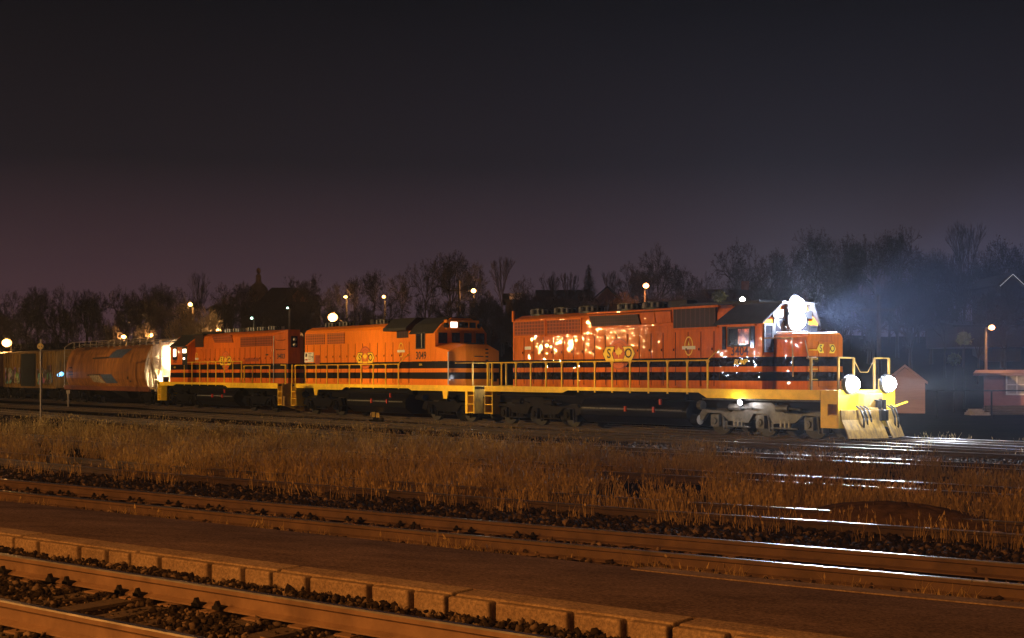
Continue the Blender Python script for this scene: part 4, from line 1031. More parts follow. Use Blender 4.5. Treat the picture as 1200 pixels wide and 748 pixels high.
for y in (-1.0, 1.0): spot('rear unit ditch beam', tl(FE - .25, y, 1.82), tl(-41, y * .4 + .5, 2.0), 620, (1, .9, .62), 80, .6, .1)
point('cab side light', tl(px_t(205, 1.5) + .0, -1.75, 3.6), 8, (1, .75, .4), .05)  # bare point light just outside the cab side, no fixture modelled

# ------------------------------------------------------------------ freight cars
H = vehicle('hopper_car', -48.0, 'rusty brown covered hopper car with faded blue graffiti behind the rear locomotive', 'freight car', 'freight cars of the train')
X0h, X1h = px_t(77, 1.6) , px_t(169, 1.6)
HP = [(0, 4.25), (.75, 4.20), (1.12, 3.98), (1.38, 3.55), (1.54, 2.95), (1.60, 2.35), (1.56, 1.85), (1.40, 1.42), (1.30, 1.26)]
body = [(-y, z) for y, z in HP] + [(y, z) for y, z in reversed(HP[1:])]
mb = MB(); mb.prism(body, X0h, X1h, 'x'); hop = part(H, 'hopper_body', mb, M['hopper'], smooth=False, bevel=.03)
mb = MB()
for s in (-1, 1): mb.box(X0h - .6, X1h + .6, s * 1.36, s * 1.52, .98, 1.30)
mb.box(X0h - .9, X1h + .9, -.35, .35, .85, 1.2); part(H, 'side_sill', mb, M['hopper_low'], bevel=.01)
mb = MB()
for k in range(4):
    c = X0h + (X1h - X0h) * (k + .5) / 4; mb.add([(c + a * 1.6, b * 1.25, 1.05) for a, b in ((-1, -1), (1, -1), (1, 1), (-1, 1))] + [(c + a * .5, b * .45, .42) for a, b in ((-1, -1), (1, -1), (1, 1), (-1, 1))], [(0, 1, 5, 4), (1, 2, 6, 5), (2, 3, 7, 6), (3, 0, 4, 7), (4, 5, 6, 7)])
part(H, 'hopper_bay', mb, M['under'])
mb = MB(); mb.box(X0h, X1h, -.35, .35, 4.42, 4.46)
for s in (-1, 1):
    mb.tube([(X0h, s * .95, 4.62), (X1h + .4, s * .95, 4.62)], .03)
    for k in range(14): x = X0h + (X1h - X0h) * k / 13; mb.tube([(x, s * .95, 4.1), (x, s * .95, 4.62)], .028); mb.tube([(x, -.35, 4.44), (x, s * .95, 4.2)], .02)
part(H, 'roof_walkway', mb, M['galv'])
def bodyface(t, z): 
    y = -float(np.interp(z, [q[1] for q in reversed(HP)], [q[0] for q in reversed(HP)])); return (t, y - .015, z)
def decal(root, name, pts, m):                              # quad strip that follows the curved side
    mb = MB(); (a, b, c, d) = pts; n = 5; vs = []
    for j in range(n + 1):
        q = j / n
        for e in range(7):
            r = e / 6; l = (a[0] + (d[0] - a[0]) * q, a[1] + (d[1] - a[1]) * q); rr = (b[0] + (c[0] - b[0]) * q, b[1] + (c[1] - b[1]) * q)
            vs.append(bodyface(l[0] + (rr[0] - l[0]) * r, l[1] + (rr[1] - l[1]) * r))
    mb.add(vs, [(j * 7 + i, j * 7 + i + 1, j * 7 + i + 8, j * 7 + i + 7) for j in range(n) for i in range(6)]); return part(root, name, mb, m)
def hz(px, py): return px_tz(px, py, 1.55)
for pts, m in (([(125, 419.5), (141, 419.5), (149, 408.5), (131, 409.5)], 'graf_blue'), ([(107, 421), (126, 420), (126, 418), (107, 419.5)], 'graf_dark'),
               ([(109, 448), (122, 449), (116, 439), (105, 439)], 'graf_pale'), ([(123, 449.5), (137, 449), (131, 438.5), (118, 439)], 'graf_blue'), ([(102, 440.5), (118, 440), (118, 438.5), (103, 439)], 'graf_dark')):
    decal(H, 'graffiti', [hz(*p) for p in pts], M[m])
mb = MB()
for (px, py, a, b) in ((83, 431, .5, .10), (84, 436, .9, .09), (84, 439, .9, .09), (150, 443, .22, .2), (152, 447, .22, .14)):
    t, z = hz(px, py); q = bodyface(t, z); mb.box(t - a / 2, t + a / 2, q[1] - .012, q[1] + .03, z - b / 2, z + b / 2)
part(H, 'wagon_lettering', mb, M['ink'])
# the end that the headlight floods: recessed slope sheets, ladder and end frame
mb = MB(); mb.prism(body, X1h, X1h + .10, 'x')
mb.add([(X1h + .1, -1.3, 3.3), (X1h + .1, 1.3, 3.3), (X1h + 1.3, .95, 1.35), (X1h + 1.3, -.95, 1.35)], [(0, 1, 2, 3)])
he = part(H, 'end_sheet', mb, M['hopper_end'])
mb = MB()
for s in (-1, 1):
    mb.tube([(X1h + .1, s * 1.1, 4.05), (X1h + .55, s * 1.45, 3.2), (X1h + .75, s * 1.52, 2.2), (X1h + .75, s * 1.45, 1.25)], .07, 8)
    mb.box(X1h + .9, X1h + 1.0, s * .86 - .06, s * .86 + .06, 1.25, 4.45)
    for k in range(9): mb.tube([(X1h + .95, s * .86, 1.45 + .34 * k), (X1h + .95, s * 1.3, 1.45 + .34 * k)], .02)
    mb.tube([(X1h + .95, s * 1.3, 1.3), (X1h + .95, s * 1.3, 4.3)], .03)
mb.box(X1h + .6, X1h + 1.5, -1.45, 1.45, 1.15, 1.27); mb.box(X1h + 1.42, X1h + 1.5, -1.45, 1.45, 1.0, 1.3); mb.box(X1h, X1h + 1.05, -.5, .5, 4.44, 4.5); mb.box(X1h + .95, X1h + 1.05, -.9, .9, 4.2, 4.32)
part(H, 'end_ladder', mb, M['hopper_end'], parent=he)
mb = MB(); x = X0h - .55
for s in (-1, 1):
    mb.tube([(X0h, s * 1.0, 4.62), (x, s * 1.15, 4.5), (x, s * 1.5, 4.2), (x, s * 1.5, 1.2)], .035)
    for k in range(8): mb.tube([(x, s * 1.5, 1.5 + .34 * k), (x, s * 1.05, 1.5 + .34 * k)], .02)
mb.box(x - .5, X0h, -1.45, 1.45, 1.15, 1.27); part(H, 'rear_ladder', mb, M['galv'])
for xc in (X0h + .9, X1h - .6): truck(H, xc, (-.88, .88), M['under'], [(x * .75, z * .9) for x, z in FRAME2])

def boxcar(t1, t0, label, rib, door, graf):
    B = vehicle('boxcar', (t0 + t1) / 2, label, 'freight car', 'freight cars of the train')
    mb = MB(); mb.prism([(-1.5, 1.05), (-1.5, 3.95), (-.4, 4.15), (.4, 4.15), (1.5, 3.95), (1.5, 1.05)], t0, t1, 'x'); part(B, 'car_body', mb, rib, bevel=.02)
    mb = MB(); c = (t0 + t1) / 2; n = 22
    for k in range(n):
        x = t0 + .1 + (t1 - t0 - .2) * k / (n - 1)
        if abs(x - c) < 1.9: continue
        mb.box(x - .06, x + .06, -1.58, -1.49, 1.2, 3.9)
    mb.box(t0, t1, -1.56, -1.49, 3.86, 3.98); mb.box(t0, t1, -1.56, -1.49, 1.02, 1.2); part(B, 'side_rib', mb, rib)
    mb = MB(); mb.box(c - 1.75, c + 1.75, -1.62, -1.5, 1.15, 3.85)
    for z in (1.8, 2.5, 3.2): mb.box(c - 1.7, c + 1.7, -1.65, -1.62, z, z + .08)
    part(B, 'sliding_door', mb, door)
    if graf:
        for a, b in ((t0 + .5, c - 2.4), (c + 2.3, t1 - .8)):
            x = a; mb = MB()
            while x < b: mb.box(x, x + .42, -1.60, -1.585, 1.3 + random.uniform(0, .2), 2.5 + random.uniform(-.3, .4)); x += .425
            part(B, 'graffiti', mb, M['graf_mix'])
    mb = MB(); mb.box(t0 - .4, t1 + .4, -.4, .4, .8, 1.05); part(B, 'center_sill', mb, M['under'])
    for s in (t0 + 1.6, t1 - 1.6): truck(B, s, (-.88, .88), M['under'], [(x * .75, z * .9) for x, z in FRAME2])
    return B
tb1, tb0 = px_t(66, 1.5), px_t(5, 1.5)
boxcar(tb1, tb0, 'ochre ribbed boxcar with dark door and scrawled graffiti, left of the hopper car', M['box_rib'], M['box_door'], True)
boxcar(tb0 - 1.2, tb0 - 14, 'dark boxcar at the left edge behind the ochre boxcar', M['box_red'], M['box_red'], False)
# blue flag lamp hanging on the hopper ladder
q = tpos(X0h - .62, -1.62, 2.05)
o = empty('blue_lamp', q, THETA); tag(o, 'small bright blue lamp hanging on the ladder between boxcar and hopper car', 'lamp')
mb = MB(); mb.box(-.06, .06, -.05, .05, -.02, .30); mb.build('lamp_body', M['lamp_metal'], o)
mb = MB(); mb.ball((0, -.10, .12), .17, 12); mb.build('bulb', EM_BLUE, o)
mb = MB(); mb.ball((-.62, -.10, .04), .13, 12); mb.tube([(-.62, -.02, .04), (0, 0, .1)], .02); mb.mats = [EM_BLUE, M['lamp_metal']]; mb.mi = [0 if len(fc) <= 4 and i < 60 else 1 for i, fc in enumerate(mb.f)]; mb.build('second_bulb', None, o)
point('blue lamp light', tpos(X0h - .72, -2.3, 2.1), 9, (.35, .65, 1), .08)

# ------------------------------------------------------------------ yard posts
def ground_at(px, py, z=0.): q = on_plane(px, py, z); return Vector((q[0], q[1], z))
p = ground_at(48, 493)
o = empty('sign_post', p); tag(o, 'thin grey post with small round yellow sign standing in front of the boxcar', 'sign post')
h = at(48, 406, p.y).z
mb = MB(); mb.cyl((0, 0, 0), (0, 0, h + .35), .055, 10); mb.build('post', M['galv'], o)
mb = MB(); mb.use(M['dull_yellow']).cyl((0, -.06, h), (0, -.10, h), .16, 20); mb.use(M['ink']).cyl((-.06, -.10, h), (-.06, -.105, h), .03, 8); mb.cyl((.06, -.10, h), (.06, -.105, h), .03, 8); mb.build('round_sign', None, o)
p = ground_at(434, 493)
o = empty('marker_stake', p); tag(o, 'thin leaning stake with white tip beside the yellow switch stand', 'stake')
mb = MB(); mb.use(M['rust']).cyl((0, 0, 0), (.10, 0, 1.05), .035, 8); mb.use(M['white']).cyl((.10, 0, 1.05), (.115, 0, 1.22), .04, 8); mb.use(M['rust']).cyl((.115, 0, 1.22), (.13, 0, 1.45), .025, 8); mb.build('stake', None, o)
p = ground_at(440.5, 494)
o = empty('switch_stand', p); tag(o, 'low track switch stand with round yellow target in front of the middle locomotive', 'switch stand')
mb = MB(); mb.box(-.35, .35, -.15, .15, 0, .1); mb.box(-.13, .13, -.12, .12, .1, .30); mb.build('base', M['under'], o)
mb = MB(); mb.use(M['dull_yellow']).box(-.19, -.02, -.16, -.12, .22, .48); mb.box(.03, .19, -.16, -.12, .20, .44); mb.build('lower_target', None, o)
mb = MB(); mb.cyl((0, 0, .1), (0, 0, .85), .025, 8); mb.tube([(.1, 0, .35), (.42, -.1, .55)], .02); mb.build('spindle', M['under'], o)
mb = MB(); mb.cyl((-.02, -.03, .80), (-.02, -.06, .80), .14, 18); mb.box(.03, .11, -.06, -.03, .62, .8); mb.build('round_target', M['yellow'], o)
p = ground_at(80, 480)
o = empty('switch_stand', p); tag(o, 'small pale switch stand on the ground in front of the hopper car', 'switch stand')
mb = MB(); mb.box(-.6, .35, -.15, .15, 0, .09); mb.build('base', M['galv'], o)
mb = MB(); mb.cyl((.0, 0, .09), (0, 0, 1.25), .07, 8); mb.box(-.12, .12, -.05, .05, 1.05, 1.3); mb.build('spindle', M['galv'], o)

# ------------------------------------------------------------------ street lamps
def street_lamp(px, py, Y, r, power, em, label, arm=0., pole=True, col=HPS, z_base=None, cat='street lamp'):
    q = at(px, py, Y); gx, gy = q.x + arm, q.y + (1.2 if arm else 1.0); gz = float(hill(gx, gy)) - .1
    o = empty('street_lamp', (gx, gy, gz)); tag(o, label, cat, 'lit lamps on the hillside')
    H_ = q.z - gz; lx, ly = q.x - gx, q.y - gy
    if pole:
        mb = MB(); top = H_ - (.6 if arm else 0); mb.cyl((0, 0, 0), (0, 0, top), .11, 10, .07); mb.build('pole', M['lamp_metal'], o)
        mb = MB(); mb.tube([(0, 0, top), (lx * .5, ly * .5, H_ - .1 * (1 if arm else 0)), (lx, ly, H_ + r * .8)], .05, 8); mb.build('arm', M['galv'], o)
    else:
        mb = MB(); mb.tube([(0, 0, 0), (0, 0, H_ + r), (lx, ly, H_ + r)], .06, 8); mb.build('pole', M['pole_wood'], o)
    mb = MB(); mb.prism([(lx - r * .8, H_ + r * .8), (lx + r * .8, H_ + r * .8), (lx + r * .4, H_ + r * 1.2), (lx - r * .4, H_ + r * 1.2)], ly - r * .2, ly + r * 1.1, 'y'); mb.build('lamp_head', M['lamp_metal'], o, bevel=.03)
    r *= 1.2; mb = MB(); mb.ball((lx, ly, H_), r, 14, .85); mb.build('bulb', em, o, smooth=True)
    if power: point('street lamp light', (q.x, q.y - r - .5, q.z - .1), power * 2.2, col, .12)
    return o
street_lamp(8, 402, 118, .36, 700, EM_SODIUM, 'big bright orange lamp above the boxcar at the left edge')
street_lamp(145, 395, 128, .20, 350, EM_SODIUM, 'small orange lamp above the middle of the hopper car roof')
street_lamp(177, 393, 128, .20, 350, EM_SODIUM, 'small orange lamp above the bright end of the hopper car')
street_lamp(223, 357, 140, .2, 300, EM_SODIUM, 'orange lamp on the hill below the tall fan-shaped bare tree')
street_lamp(256, 389, 112, .25, 260, EM_SODIUM, 'yellow lamp beside the lit bushes above the rear locomotive', col=(1, .62, .26))
street_lamp(390, 372, 84, .27, 500, EM_SODIUM, 'large bright lamp on a curved arm above the middle locomotive', arm=.75)
street_lamp(405, 348, 140, .17, 150, EM_SODIUM, 'left one of the two small lamps on the hill above the middle locomotive')
street_lamp(450, 348, 140, .18, 150, EM_SODIUM, 'right one of the two small lamps on the hill above the middle locomotive')
street_lamp(555, 341, 132, .22, 350, EM_SODIUM, 'orange lamp with short rays on a tall pole behind the middle locomotive cab')
street_lamp(757, 335, 112, .22, 450, EM_SODIUM_RED, 'reddish orange lamp under the big dense bare tree', col=(1, .3, .08))
street_lamp(870, 351, 100, .16, 220, EM_WHITE, 'small white lamp beside the lit shrub above the front cab', col=(1, .9, .6))
street_lamp(1162, 384, 84, .17, 240, EM_SODIUM_RED, 'orange lamp among trees near the flat roof at the right', col=(1, .4, .15))
street_lamp(295, 373, 120, .10, 0, EM_GREEN, 'tiny greenish lamp on the dark hill above the rear locomotive')
street_lamp(337, 361, 120, .08, 0, EM_GREEN, 'tiny pale lamp on the dark hill left of the bright arm lamp')
# utility poles
def utility_pole(px, ytop, Y, label, arm=True):
    q = at(px, ytop, Y); gz = float(hill(q.x, q.y)); o = empty('utility_pole', (q.x, q.y, gz - .1)); tag(o, label, 'utility pole')
    mb = MB(); mb.cyl((0, 0, 0), (0, 0, q.z - gz + .1), .16, 10, .11); mb.build('pole', M['pole_wood'], o)
    if arm: mb = MB(); mb.box(-1.0, 1.0, -.06, .06, q.z - gz - .9, q.z - gz - .75); mb.build('crossarm', M['pole_wood'], o)
utility_pole(1030, 346, 80, 'tall wooden pole in the headlight beam above the plow')
utility_pole(538, 330, 131, 'dark wooden pole left of the lamp behind the middle locomotive cab')
utility_pole(1168, 330, 101, 'pale wooden pole by the orange lamp at the right')

# ------------------------------------------------------------------ houses
def house(px0, px1, ybase, yeave, yridge, Y, depth, label, wall, roof=None, gable='x', windows=(), chimney=False, name='house', rot=0., plinth=None, over=.3, base_ground=True):
    a, b = at(px0, 0, Y), at(px1, 0, Y); W = b.x - a.x; cx = (a.x + b.x) / 2
    ze = at(0, yeave, Y).z; zr = at(0, yridge, Y).z; gz = float(hill(cx, Y + depth / 2)) if ybase is None else at(0, ybase, Y).z
    gz = min(gz, ze - 1.5) - .2 * (ybase is None)
    o = empty(name, (cx, Y, gz), rot); tag(o, label, 'house')
    e = ze - gz; r = zr - gz; w2 = W / 2
    mb = MB()
    if gable == 'x': mb.box(-w2, w2, 0, depth, 0, e); mb.add([(s * w2, 0, e) for s in (-1,)] + [(-w2, depth, e), (-w2, depth / 2, r - .05)], [(0, 1, 2)]); mb.add([(w2, 0, e), (w2, depth, e), (w2, depth / 2, r - .05)], [(0, 1, 2)])
    else: mb.prism([(-w2, 0), (w2, 0), (w2, e), (0, r - .05), (-w2, e)], 0, depth, 'y')
    mb.build('wall', wall, o)
    mb = MB()
    if gable == 'x':
        mb.prism([(-over, e - .1), (depth / 2, r), (depth + over, e - .1), (depth + over, e + .05), (depth / 2, r + .16), (-over, e + .05)], -w2 - over, w2 + over, 'x')
    else:
        mb.prism([(-w2 - over, e - .12), (0, r), (w2 + over, e - .12), (w2 + over, e + .02), (0, r + .14), (-w2 - over, e + .02)], -over, depth + over, 'y')
    rf = mb.build('roof', roof or M['shingle'], o)
    if chimney: mb = MB(); mb.box(w2 * .3, w2 * .3 + .6, depth / 2 - .3, depth / 2 + .3, e, r + .9); mb.build('chimney', M['house_warm'], rf)
    for (x0, x1, y0, y1, m) in windows:
        X0_, X1_ = at(x0, 0, Y).x - cx, at(x1, 0, Y).x - cx; z0_, z1_ = at(0, y1, Y).z - gz, at(0, y0, Y).z - gz
        mb = MB(); mb.box(X0_, X1_, -.05, .02, z0_, z1_); wn = mb.build('window', m, o)
        fr = MB(); t_ = .09; xm = (X0_ + X1_) / 2; zm = (z0_ + z1_) / 2
        for q in ((X0_ - t_, X1_ + t_, z0_ - t_, z0_), (X0_ - t_, X1_ + t_, z1_, z1_ + t_), (X0_ - t_, X0_, z0_, z1_), (X1_, X1_ + t_, z0_, z1_), (xm - .04, xm + .04, z0_, z1_), (X0_, X1_, zm - .03, zm + .03)): fr.box(q[0], q[1], -.09, .02, q[2], q[3])
        fr.build('window_frame', M['trim'], wn)
    return o
house(592, 613, None, 352, 343, 138, 8, 'dark hill house with two dim reddish windows, above the gap behind the front locomotive', M['house_dark'], windows=((598, 604, 345, 350, EM_WIN), (606, 610, 344.5, 350, EM_WIN)))
house(632, 692, None, 353, 338, 130, 10, 'wide dark house roof on the hill left of the conifer', M['house_dark'])
house(697, 726, None, 351, 337, 126, 9, 'dark house with reddish gable wall right of the conifer', M['house_warm'], gable='y')
house(838, 905, None, 352, 337, 112, 10, 'dark roofed house on the hill above the front cab', M['house_dark'], chimney=True)
house(245, 258, None, 363, 357, 146, 7, 'small dark roof beside the lamp under the fan-shaped tree', M['house_dark'])
hx = house(1173, 1196, None, 334, 322, 96, 6, 'house gable outlined with white string lights high at the right', M['house_dark'], gable='y')
w2 = at(1196, 0, 96).x - at(1184.5, 0, 96).x; e_ = at(0, 334, 96).z - hx.location.z; r_ = at(0, 322, 96).z - hx.location.z
for k in range(26):
    q = k / 25; x = (-w2 - .2) + 2 * (w2 + .2) * q; z = e_ + (r_ + .1 - e_) * (1 - abs(2 * q - 1)) - .1
    if k == 0:
        mb = MB(); mb.ball((0, -.42, 0), .035, 6); first = mb.build('light_bulb', EM_XMAS, hx); o = first
    else: o = first.copy(); COL.objects.link(o)
    o.location = (x, 0, z)
house(1122, 1215, 399, 382, 376, 92, 7, 'long low flat-roofed building behind trees at the right', M['house_dark'], over=.5)
# church with onion dome
q = at(304, 345, 150); gz = float(hill(q.x, 150)); o = empty('church', (q.x, 150, gz - .2)); tag(o, 'small church with dome and lantern on the hill above the rear locomotive', 'church')
mb = MB(); mb.box(-2.2, 6.0, 0, 8, 0, q.z - gz - .7); mb.build('wall', M['house_dark'], o)
zt = q.z - gz
mb = MB(); mb.prism([(-.2, zt - .8), (6.3, zt - .8), (4.6, zt + .95), (1.5, zt + .95)], -.4, 8.3, 'y'); mb.build('roof', M['shingle'], o)
mb = MB(); mb.prism([(3.2, zt - .7), (5.9, zt - .7), (4.6, zt + .7)], -.48, -.42, 'y'); mb.build('gable', M['house_warm'], o)
mb = MB(); prof = [(1.15, zt - .9), (1.2, zt + .6), (1.05, zt + 1.1), (.7, zt + 1.5), (.35, zt + 1.75), (.30, zt + 2.6), (.1, zt + 2.8)]
for (r0, z0), (r1, z1) in zip(prof, prof[1:]): mb.cyl((-.6, 2.5, z0), (-.6, 2.5, z1), r0, 16, r1)
dm = mb.build('dome', M['dome'], o); mb = MB(); mb.ball((-.6, 2.5, zt + 3.15), .28, 8, 1.4); mb.build('finial', M['dome'], dm)
point('church light', (q.x + .5, 147, q.z + .3), 25, HPS, .1)  # bare point light in front of the church, no fixture modelled
# shed and brick house beside the yard
house(1038, 1083, 484.5, 448, 430, 74, 4, 'small pinkish gabled shed behind the snow plow', M['pink_wall'], M['pink_wall'], gable='y', name='shed', over=.15, rot=R(-17))
house(1156, 1250, 479, 438.5, 436.5, 78, 7, 'low red brick house with white window frame at the right edge', M['brick'], M['pink_wall'], windows=((1182, 1203, 440.5, 461.5, M['curtain']),), name='brick_house', over=.6, rot=R(-22))
# pipe fence and timber pile
fa, fb = at(1086, 458, 70), at(1240, 458, 70)
o = empty('pipe_fence', (fa.x, 70, 0)); tag(o, 'thin dark pipe fence in front of the brick house', 'fence')
zt = fa.z
mb = MB(); mb.tube([(0, 0, zt), (fb.x - fa.x, 0, zt)], .035); mb.build('top_rail', M['under'], o)
for px in (1098, 1162, 1226): x = at(px, 0, 70).x - fa.x; mb = MB(); mb.cyl((x, 0, 0), (x, 0, zt), .05, 8); mb.build('fence_post', M['under'], o)
for k, (px, py, wpx, hpx, l) in enumerate(((1185, 486, 62, 11, 'long dark timber pile in front of the brick house'), (1150, 487, 24, 8, 'low heap of pale lumber left of the timber pile'))):
    q = ground_at(px, py); mb = MB(); s = q.y / F; Wd = wpx * s; Hh = hpx * s
    for j in range(4):
        for i in range(4 - j): mb.box(-Wd / 2 + random.uniform(0, .25), Wd / 2 - random.uniform(0, .3), i * .28 + j * .14, i * .28 + j * .14 + .25, j * Hh / 4, (j + 1) * Hh / 4 - .01)
    o = mb.build('lumber_pile', M['tie'] if k == 0 else M['beige'], bevel=.01); o.location = (q.x, q.y, -.02); o.rotation_euler = (0, 0, .12); tag(o, l, 'lumber pile')

# ------------------------------------------------------------------ trees
def branch_mesh(segs, name, m):
    """segs: list of (p, q, r0, r1); three-sided tapered tubes"""
    A = np.array([s[0] for s in segs]); B = np.array([s[1] for s in segs]); r0 = np.array([s[2] for s in segs])[:, None]; r1 = np.array([s[3] for s in segs])[:, None]
    d = B - A; d /= np.linalg.norm(d, axis=1)[:, None] + 1e-9
    ref = np.where(abs(d[:, 2:3]) < .9, np.array([[0, 0, 1.]]), np.array([[1., 0, 0]])); u = np.cross(d, ref); u /= np.linalg.norm(u, axis=1)[:, None] + 1e-9; v = np.cross(d, u)
    k = 4 if r0.max() > .02 and len(segs) < 60 else 3; ring = []
    for P, r in ((A, r0), (B, r1)):
        for i in range(k): a = 2 * math.pi * i / k; ring.append(P + (u * math.cos(a) + v * math.sin(a)) * r)
    V = np.stack(ring, 1); n = len(segs); fq = np.array([[i, (i + 1) % k, (i + 1) % k + k, i + k] for i in range(k)])[None] + (np.arange(n) * 2 * k)[:, None, None]
    me_o = raw_mesh(name, V.reshape(-1, 3), fq.reshape(-1, 4), m, 4)
    me = me_o.data; bpy.data.objects.remove(me_o); return me
def bare_tree(seed, spread=.55, up=.25, levels=6, trunk=.28, first=.30, twist=.25, kids=(2, 3), r0=.022, m=None, tips=0):
    """unit-height bare tree; returns trunk mesh, crown mesh"""
    rnd = random.Random(seed); T, C = [], []
    def grow(p, d, L, r, lev):
        n = 3 if lev < 2 else 2; q = p
        for i in range(n):
            d = (d + Vector((rnd.gauss(0, twist), rnd.gauss(0, twist), rnd.gauss(0, twist * .5) + up * .25)) * (.5 if lev else .25)).normalized()
            e = q + d * (L / n); ra = r * (1 - .3 * i / n); rb = r * (1 - .3 * (i + 1) / n)
            (T if lev == 0 else C).append((tuple(q), tuple(e), ra, rb)); q = e
            if lev >= 1 and lev < levels and rnd.random() < .55:
                a = rnd.uniform(0, 6.28); o = d.orthogonal().normalized(); o.rotate(Matrix.Rotation(a, 3, d)); grow(q, (d + o * spread * 1.4).normalized(), L * .55, r * .45, lev + 1 if lev + 1 >= levels - 1 else lev + 2)
        if lev < levels:
            k = rnd.choice(kids) + (1 if lev == 0 else 0); a0 = rnd.uniform(0, 6.28)
            for i in range(k):
                o = d.orthogonal().normalized(); o.rotate(Matrix.Rotation(a0 + 6.28 * i / k + rnd.uniform(-.4, .4), 3, d))
                grow(q, (d + o * rnd.uniform(spread * .6, spread * 1.35)).normalized(), L * rnd.uniform(.62, .86), r * .62, lev + 1)
    grow(Vector((0, 0, 0)), Vector((0, 0, 1)), first, r0, 0)
    top = max(s[1][2] for s in C); k = 1 / top
    T = [((a[0] * k, a[1] * k, a[2] * k), (b[0] * k, b[1] * k, b[2] * k), ra * k, rb * k) for a, b, ra, rb in T]
    C = [((a[0] * k, a[1] * k, a[2] * k), (b[0] * k, b[1] * k, b[2] * k), max(ra * k, .0021), max(rb * k, .0017)) for a, b, ra, rb in C]
    half = max(max(abs(s[1][0]), abs(s[1][1])) for s in C)
    cm = branch_mesh(C, 'crown', m or M['bark'])
    if tips:                                                   # withered leaves and twig tufts at the branch ends
        E = np.array([s[1] for s in C if s[3] < .0030]); E = E[RNG.integers(0, len(E), int(len(E) * tips))]
        P = E + RNG.normal(0, .010, E.shape); A = RNG.normal(0, .0085, E.shape); B = RNG.normal(0, .0085, E.shape)
        V = np.stack([P, P + A, P + B], 1).reshape(-1, 3); bm = bmesh.new(); bm.from_mesh(cm)
        vs = [bm.verts.new(p) for p in V]
        for i in range(0, len(vs), 3): bm.faces.new(vs[i:i + 3])
        bm.to_mesh(cm); bm.free()
    return branch_mesh(T, 'trunk', m or M['bark']), cm, half
KIND = {}
KIND['broad'] = [bare_tree(s, .66, .06, 6, first=.24, tips=1.2) for s in (3, 11, 27)]
KIND['dense'] = [bare_tree(s, .62, .10, 6, first=.22, kids=(3, 3), tips=.8) for s in (5, 19)]
KIND['narrow'] = [bare_tree(s, .30, .55, 6, first=.26, twist=.15) for s in (8, 15)]
KIND['fan'] = [bare_tree(33, .34, .35, 5, first=.30, twist=.12)]
KIND['curly'] = [bare_tree(41, .75, .02, 6, first=.30, twist=.5, tips=2.2), bare_tree(52, .7, .03, 6, first=.28, twist=.45, tips=2.2)]
KIND['bush'] = [bare_tree(s, .7, .25, 5, first=.10, kids=(3, 4), r0=.016) for s in (61, 67)]
KIND['pale'] = [bare_tree(s, .6, .35, 5, first=.12, kids=(3, 4), r0=.016, m=M['bark_pale']) for s in (71, 73)]
def tree(px, ytop, wpx, kind, label, group=None, g=6., base_drop=.2):
    # walk out along the view ray until the wanted depth behind the hill line is reached
    k = (px - 600) / F; Y = 60.
    while Y - np.interp(k * Y, HXS, HYS) < g and Y < 400: Y += .5
    X = k * Y; z0 = float(hill(X, Y)); ztop = CAMZ + (HOR - ytop) / F * Y; h = max(2.0, ztop - z0)
    tm, cm, half = random.choice(KIND[kind]); o = empty('bare_tree' if kind != 'bush' else 'bare_bush', (X, Y, z0 - base_drop), random.uniform(0, 6.28))
    sw = min(max((wpx / F * Y / 2) / max(half, .05), h * .55), h * 1.7); o.scale = (sw, sw, h + base_drop)
    for n, me in (('trunk', tm), ('crown', cm)):
        c = bpy.data.objects.new(n, me); COL.objects.link(c); c.parent = o
    return tag(o, label, 'tree' if kind != 'bush' else 'bush', group)
SKY = [(-62, 334, 52, 'dense', 0), (-26, 337, 50, 'broad', 0), (1252, 282, 50, 'dense', 6), (1284, 286, 50, 'broad', 6), (10, 338, 55, 'broad', 0), (45, 333, 50, 'dense', 0), (78, 331, 45, 'broad', 0), (110, 338, 50, 'dense', 0), (140, 333, 45, 'broad', 0), (165, 330, 45, 'dense', 0), (190, 330, 50, 'dense', 0), (212, 336, 36, 'broad', 0),
       (232, 316, 30, 'fan', 'tall fan-shaped bare tree alone above the lit bushes'), (262, 330, 34, 'broad', 1), (284, 328, 36, 'dense', 1), (345, 322, 32, 'curly', 'round-topped bare tree just right of the church'), (364, 319, 26, 'curly', 'smaller round-topped tree beside the round tree right of the church'),
       (392, 330, 28, 'broad', 2), (415, 323, 34, 'curly', 2), (438, 315, 30, 'curly', 'leaning twisted bare tree above the right one of the two small hill lamps'), (470, 318, 38, 'broad', 2), (498, 303, 44, 'broad', 'broad bare tree left of the largest tree behind the middle locomotive'), (526, 292, 66, 'dense', 'largest dark dense tree behind the middle locomotive'), (556, 305, 40, 'broad', 3), (588, 299, 30, 'narrow', 'tall narrow bare tree right of the lamp pole, above the dim windows'),
       (612, 322, 30, 'broad', 3), (648, 317, 28, 'narrow', 3), (667, 318, 30, 'narrow', 3), (716, 316, 30, 'narrow', 4), (740, 306, 42, 'broad', 4), (770, 286, 62, 'dense', 'big dense dome-shaped bare tree above the reddish lamp'), (800, 312, 38, 'broad', 4), (824, 318, 34, 'broad', 4),
       (865, 280, 64, 'broad', 'big rounded bare tree above the front cab'), (905, 290, 44, 'broad', 5), (932, 284, 40, 'curly', 5), (956, 268, 52, 'curly', 'twisted bare tree straight above the headlight'), (986, 284, 40, 'dense', 5), (1010, 274, 44, 'curly', 5), (1030, 272, 46, 'broad', 5), (1052, 264, 58, 'curly', 'tallest twisted bare tree right of the headlight'),
       (1085, 290, 50, 'dense', 6), (1106, 291, 44, 'dense', 6), (1130, 257, 30, 'narrow', 'tall narrow bare tree sticking out above its neighbours at the right'), (1152, 288, 44, 'dense', 6), (1176, 275, 54, 'broad', 'rounded dark tree above the string-lit gable'), (1202, 284, 48, 'broad', 6), (1222, 280, 48, 'broad', 6)]
